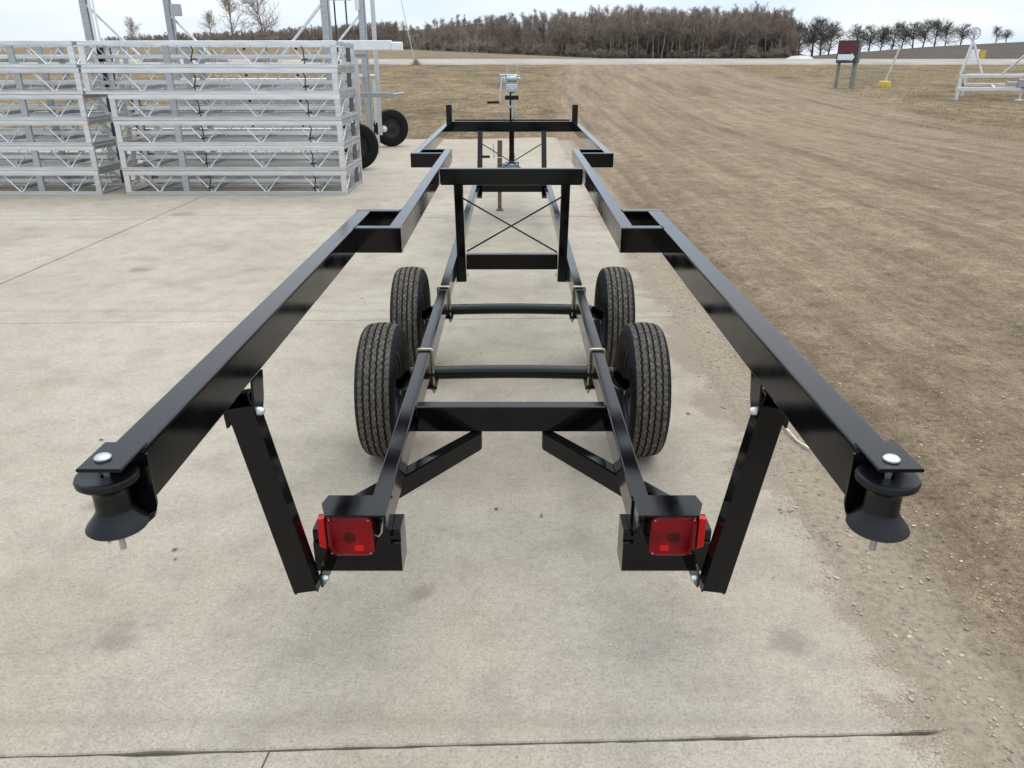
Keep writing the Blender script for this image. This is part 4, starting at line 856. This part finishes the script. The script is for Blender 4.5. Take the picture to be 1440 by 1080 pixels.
def tuft(b):
    for _ in range(160):
        a = random.random() * 6.28; r0 = random.random() * .45; x, y = -9.45 + r0 * math.cos(a), 82.2 + r0 * math.sin(a); z = GZ(x, y); h = random.uniform(.3, .9) * (1 - r0)
        lx, ly = random.uniform(-.25, .25), random.uniform(-.25, .25); b.add([(x - .02, y, z - .05), (x + .02, y, z - .05), (x + lx, y + ly, z + h)], [(0, 1, 2)])
tb = MB(); tuft(tb); o = tb.build('weed_clump', M['twig'], smooth=False); o['label'] = 'dark weed clump at the foot of the thin leaning pole'; o['category'] = 'weeds'
bb = thing('billboard', 'white billboard on two thin dark legs behind the lift columns', 'billboard', (-12.3, 60, GZ(-12.3, 60)))
zb_ = GZ(-12.3, 60)
P2(bb, 'panel', lambda b: b.box((-12.9, 60, 5.75), (-11.25, 60.12, 7.2), .02), M['white_paint'])
for x in (-12.5, -11.7): P2(bb, 'leg', lambda b: b.box((x - .05, 60.13, zb_ - .1), (x + .05, 60.23, 6.2), .01), M['sign_dark'])
st = MB(); pts_ = [(1.335, 3.52, .030), (1.350, 3.40, .034), (1.362, 3.29, .026), (1.392, 3.20, .030)]
for i in range(3): st.beam(pts_[i], pts_[i + 1], .012, .005, .002)
o = st.build('wood_splinter', M['bleached']); o['label'] = 'pale thin wood splinter lying where gravel meets concrete'; o['category'] = 'splinter'

# ------------------------------------------------------------------ trees
def bare_tree(seed, H, spread, trunk_h, limbs, depth, tw, upright=0.5, multi=1, girth=0.017):
    rs = random.Random(seed); tk = MB(); cr_ = MB()
    def ribbon(b, p, q, w0, w1):
        d = (q - p).normalized(); u = d.cross(Vector((rs.uniform(-1, 1), rs.uniform(-1, 1), .2))).normalized(); v = d.cross(u)
        a = [p + (u * math.cos(k * 2.094) + v * math.sin(k * 2.094)) * w0 for k in range(3)]; c = [q + (u * math.cos(k * 2.094) + v * math.sin(k * 2.094)) * w1 for k in range(3)]
        b.add(a + c, [(k, (k + 1) % 3, 3 + (k + 1) % 3, 3 + k) for k in range(3)])
    def twig(b, p, q, w0):
        d = (q - p).normalized(); u = d.cross(Vector((rs.uniform(-1, 1), rs.uniform(-1, 1), rs.uniform(-1, 1)))).normalized() * w0
        b.add([p - u, p + u, q], [(0, 1, 2)])
    def grow(p, d, L, r, lev):
        nseg = 3 if lev < depth else 2; cur = p; dd = d
        for i in range(nseg):
            dd = (dd + Vector((rs.gauss(0, .22), rs.gauss(0, .22), rs.gauss(0, .14) + .08 * upright))).normalized(); nx_ = cur + dd * L / nseg
            r0, r1 = r * (1 - .25 * i), r * (1 - .25 * (i + 1))
            if lev >= depth: twig(cr_, cur, nx_ + dd * L * .3, max(r, tw))
            else: ribbon(cr_, cur, nx_, max(r0, tw), max(r1, tw * .8))
            if lev < depth:
                for _ in range(2 if lev < depth - 1 else 3):
                    ax = Vector((rs.gauss(0, 1), rs.gauss(0, 1), rs.gauss(0, .6) + .35 * upright)).normalized()
                    grow(cur.lerp(nx_, rs.random()), (dd * .75 + ax * .85).normalized(), L * rs.uniform(.5, .72), r1 * .55, lev + 1)
            cur = nx_
    for m_ in range(multi):
        lean = Vector((rs.gauss(0, .07), rs.gauss(0, .07), 1)).normalized() if multi == 1 else Vector((rs.gauss(0, .2), rs.gauss(0, .2), 1)).normalized()
        th = H * trunk_h; pts = [Vector((rs.gauss(0, .3) * (multi > 1), 0, -.4))]; r0 = H * girth / (1 if multi == 1 else 1.4)
        n = 6; top = H * .86
        for i in range(1, n + 1): pts.append(pts[0] + lean * top * i / n + Vector((rs.gauss(0, .012 * H), rs.gauss(0, .012 * H), 0)) * (i / n))
        tk.tube(pts, [max(r0 * (1 - .83 * i / n), tw) for i in range(n + 1)], 5, caps=False)
        for _ in range(limbs):
            t = trunk_h + (1 - trunk_h) * rs.random() ** .8; f = t * n; i = min(int(f), n - 1); p = pts[i].lerp(pts[i + 1], f - i); a = rs.random() * 6.28
            el = rs.uniform(.25, .9) + upright * t
            d = Vector((math.cos(a), math.sin(a), el)).normalized()
            grow(p, d, spread * (1.12 - t * .75) * rs.uniform(.7, 1.1), r0 * .42 * (1.1 - .7 * t), 1)
    return tk, cr_
def tree_proto(*a, bark='bark', tw='twig', name='bare_tree', label='', group=None, cat='tree'):
    tk, c_ = bare_tree(*a[0:7], **(a[7] if len(a) > 7 else {}))
    t = thing(name, label, cat, (0, 0, 0), group)
    tk.build('trunk', M[bark], t, smooth=False); c_.build('crown', M[tw], t, smooth=False); return t
WL = 'leafless grey-brown tree of the dense wood on the hillside beyond the road'; WG = 'bare trees of the wooded hill'
wood = [tree_proto(100 + i, 11.5, 3.5, .25 if i % 2 else .35, 17, 3, .020, dict(upright=.6), bark='bark_pale' if i % 3 == 0 else 'bark', name='bare_tree', label=WL, group=WG) for i in range(6)]
used = set()
def px_of(x, y): return 720 + 1172 * x / y
def place(p, used, loc, sc_, rot):
    if p.name in used: o = copy_tree(p)
    else: o = p; used.add(p.name)
    o.location = loc; o.scale = (sc_[0], sc_[0], sc_[1]); o.rotation_euler = (0, 0, rot); return o
rw = random.Random(3); spots = []
def top_h(px, y, x, lo, hi, a, b):                 # height that brings a crown up to the skyline of the wood
    yt = float(np.interp(px, PX_T, Y_T)) + rw.uniform(a, b)
    return max(lo, min(hi, 1.69 + (89 - yt) / 1270 * y - GZ(x, y)))
def set_spot(front):
    for _ in range(400):
        px = rw.uniform(165, 1112) if rw.random() < .7 else rw.uniform(840, 1112)
        db = float(np.interp(px, PX_B, D_B)); y = db + (rw.uniform(-4, 8) if front else rw.uniform(30, 86)); x = (px - 720) / 1172 * y
        if all((x - a) ** 2 + (y - b) ** 2 > (1.5 if front else 2.0) ** 2 for a, b in spots): spots.append((x, y)); return px, x, y
for n_w in range(295):
    front = n_w < 165; px, x, y = set_spot(front)
    hh = top_h(px, y, x, 4.0, 14.5, *((-1, 16) if front else (-3, 9))) / 11.5
    o = place(wood[rw.randrange(6)], used, (x, y, GZ(x, y)), (min(1.0, hh * rw.uniform(.9, 1.25)), hh), rw.random() * 6.28)
    o['label'] = 'leafless tree in the front row of the brown wood beyond the road' if front else 'leafless tree back on the wooded hill, seen over the front row'
    o['group'] = 'front row of the wood' if front else 'trees back on the wooded hill'
# undergrowth and deep rows that read as one brown mass
ub = []; uf = []; o_ = 0
protos = []
for q in range(3):
    tk, c_ = bare_tree(400 + q, 9.0, 3.0, .05, 17, 2, .050, upright=.9, multi=3)
    off = len(c_.v); protos.append((np.array([tuple(v) for v in c_.v + tk.v]), np.array([f for f in c_.f if len(f) == 3], int), np.array([f if len(f) == 4 else f for f in c_.f if len(f) == 4] + [tuple(i + off for i in f) for f in tk.f], int)))
for k in range(1150):
    px = rw.uniform(150, 1112) if k % 3 == 0 else rw.uniform(780, 1112) if k % 3 == 1 else rw.uniform(150, 560); db = float(np.interp(px, PX_B, D_B)); y = db + rw.uniform(3, 86); x = (px - 720) / 1172 * y
    h = top_h(px, y, x, 2.5, 12.5, *((0, 16) if px < 560 else (10, 45) if rw.random() < .7 else (5, 18))); sz = h / 9.0; sx = min(max(sz, .6), 1.15); a = rw.random() * 6.28
    cv, t3, t4 = protos[k % 3]
    ca, sa = math.cos(a) * sx, math.sin(a) * sx
    ub.append(np.stack([cv[:, 0] * ca - cv[:, 1] * sa + x, cv[:, 0] * sa + cv[:, 1] * ca + y, cv[:, 2] * sz + GZ(x, y)], -1)); uf += (t3 + o_).tolist() + (t4 + o_).tolist(); o_ += len(cv)
for k in range(130):                                   # low brush along the edge of the wood
    px = rw.uniform(480, 1118); db = float(np.interp(px, PX_B, D_B)); y = db + rw.uniform(-8, 0); x = (px - 720) / 1172 * y
    sz = rw.uniform(.12, .42); sx = rw.uniform(.4, .8); a = rw.random() * 6.28; cv, t3, t4 = protos[k % 3]; ca, sa = math.cos(a) * sx, math.sin(a) * sx
    ub.append(np.stack([cv[:, 0] * ca - cv[:, 1] * sa + x, cv[:, 0] * sa + cv[:, 1] * ca + y, cv[:, 2] * sz + GZ(x, y)], -1)); uf += (t3 + o_).tolist() + (t4 + o_).tolist(); o_ += len(cv)
me = bpy.data.meshes.new('woods'); me.from_pydata(np.concatenate(ub).tolist(), [], uf); me.materials.append(M['twig'])
print('woods tris', sum(len(f) - 2 for f in uf))
o = bpy.data.objects.new('woods', me); C.objects.link(o); o['kind'] = 'stuff'; o['label'] = 'brown leafless undergrowth filling the wooded hill'; o['category'] = 'wood'
# oaks on the brow, right of the sign
oaks = [tree_proto(200 + i, 10.0, 5.4, .10, 24, 3, .036, dict(upright=.3, girth=.028), bark='bark_dark', tw='twig_dark', name='oak_tree', label='', group=None) for i in range(4)]
usedo = set(); rows_ = [(1140, 228, 10.2, 1.25), (1163, 235, 8.6, 1.05), (1122, 240, 9.6, 1.0), (1152, 245, 9.5, 1.1)]
lab_clump = ['broadest leafless oak of the round dark clump at the wood end', 'rightmost leafless oak of the round dark clump behind the snow drift', 'leftmost leafless oak of the round clump touching the wood', 'leafless oak standing at the back of the round dark clump']
for i, (px, y, h, sp_) in enumerate(rows_):
    x = (px - 720) / 1172 * y; o = place(oaks[i % 4], usedo, (x, y, GZ(x, y) - .1), (h / 10 * sp_, h / 10), rw.random() * 6.28); o['label'] = lab_clump[i]; o['group'] = 'oaks of the round clump'
nums = ['first', 'second', 'third', 'fourth', 'fifth', 'sixth', 'seventh', 'eighth', 'ninth', 'tenth']
row = [(1202, 9.6), (1219, 9.9), (1234, 8.9), (1250, 9.4), (1264, 8.4), (1279, 8.8), (1293, 9.6), (1309, 8.7), (1324, 7.7), (1345, 7.8)]
for i, (px, h) in enumerate(row):
    y = 292 + rw.uniform(-6, 8); x = (px - 720) / 1172 * y; o = place(oaks[(i * 3 + 1) % 4], usedo, (x, y, GZ(x, y) - .1), (h / 10 * rw.uniform(1.0, 1.3), h / 10 * rw.uniform(.9, 1.06)), rw.random() * 6.28)
    o['label'] = '%s leafless oak from the left in the row on the field brow' % nums[i]; o['group'] = 'oaks in the row on the brow'
for px, h, lb2 in ((1394, 5.6, 'small lone leafless tree on the brow above the utility box'), (1408, 4.6, 'smallest leafless tree on the brow, right of the lone one')):
    y = 300; x = (px - 720) / 1172 * y; o = place(oaks[2 if h > 5 else 0], usedo, (x, y, GZ(x, y) - .1), (h / 10, h / 10), rw.random() * 6.28); o['label'] = lb2
# tall bare trees showing above the stacks
cot = [tree_proto(300 + i, 13, 5.2, .16, 17, 3, .030, dict(upright=.6), bark='bark_pale', name='tall_tree', label='') for i in range(2)]
usedc = set()
for i, (px, y, h, lb3) in enumerate(((335, 150, 11.5, 'left one of two tall pale leafless trees showing above the dock stacks'), (378, 146, 12.6, 'right one of two tall pale leafless trees showing above the dock stacks'), (300, 160, 7.5, 'lower pale leafless tree left of the two tall ones above the stacks'), (190, 150, 6.3, 'low pale leafless tree at the left end of the dark treeline'))):
    x = (px - 720) / 1172 * y; o = place(cot[i % 2], usedc, (x, y, GZ(x, y)), (h / 13, h / 13), 1.3 * i); o['label'] = lb3
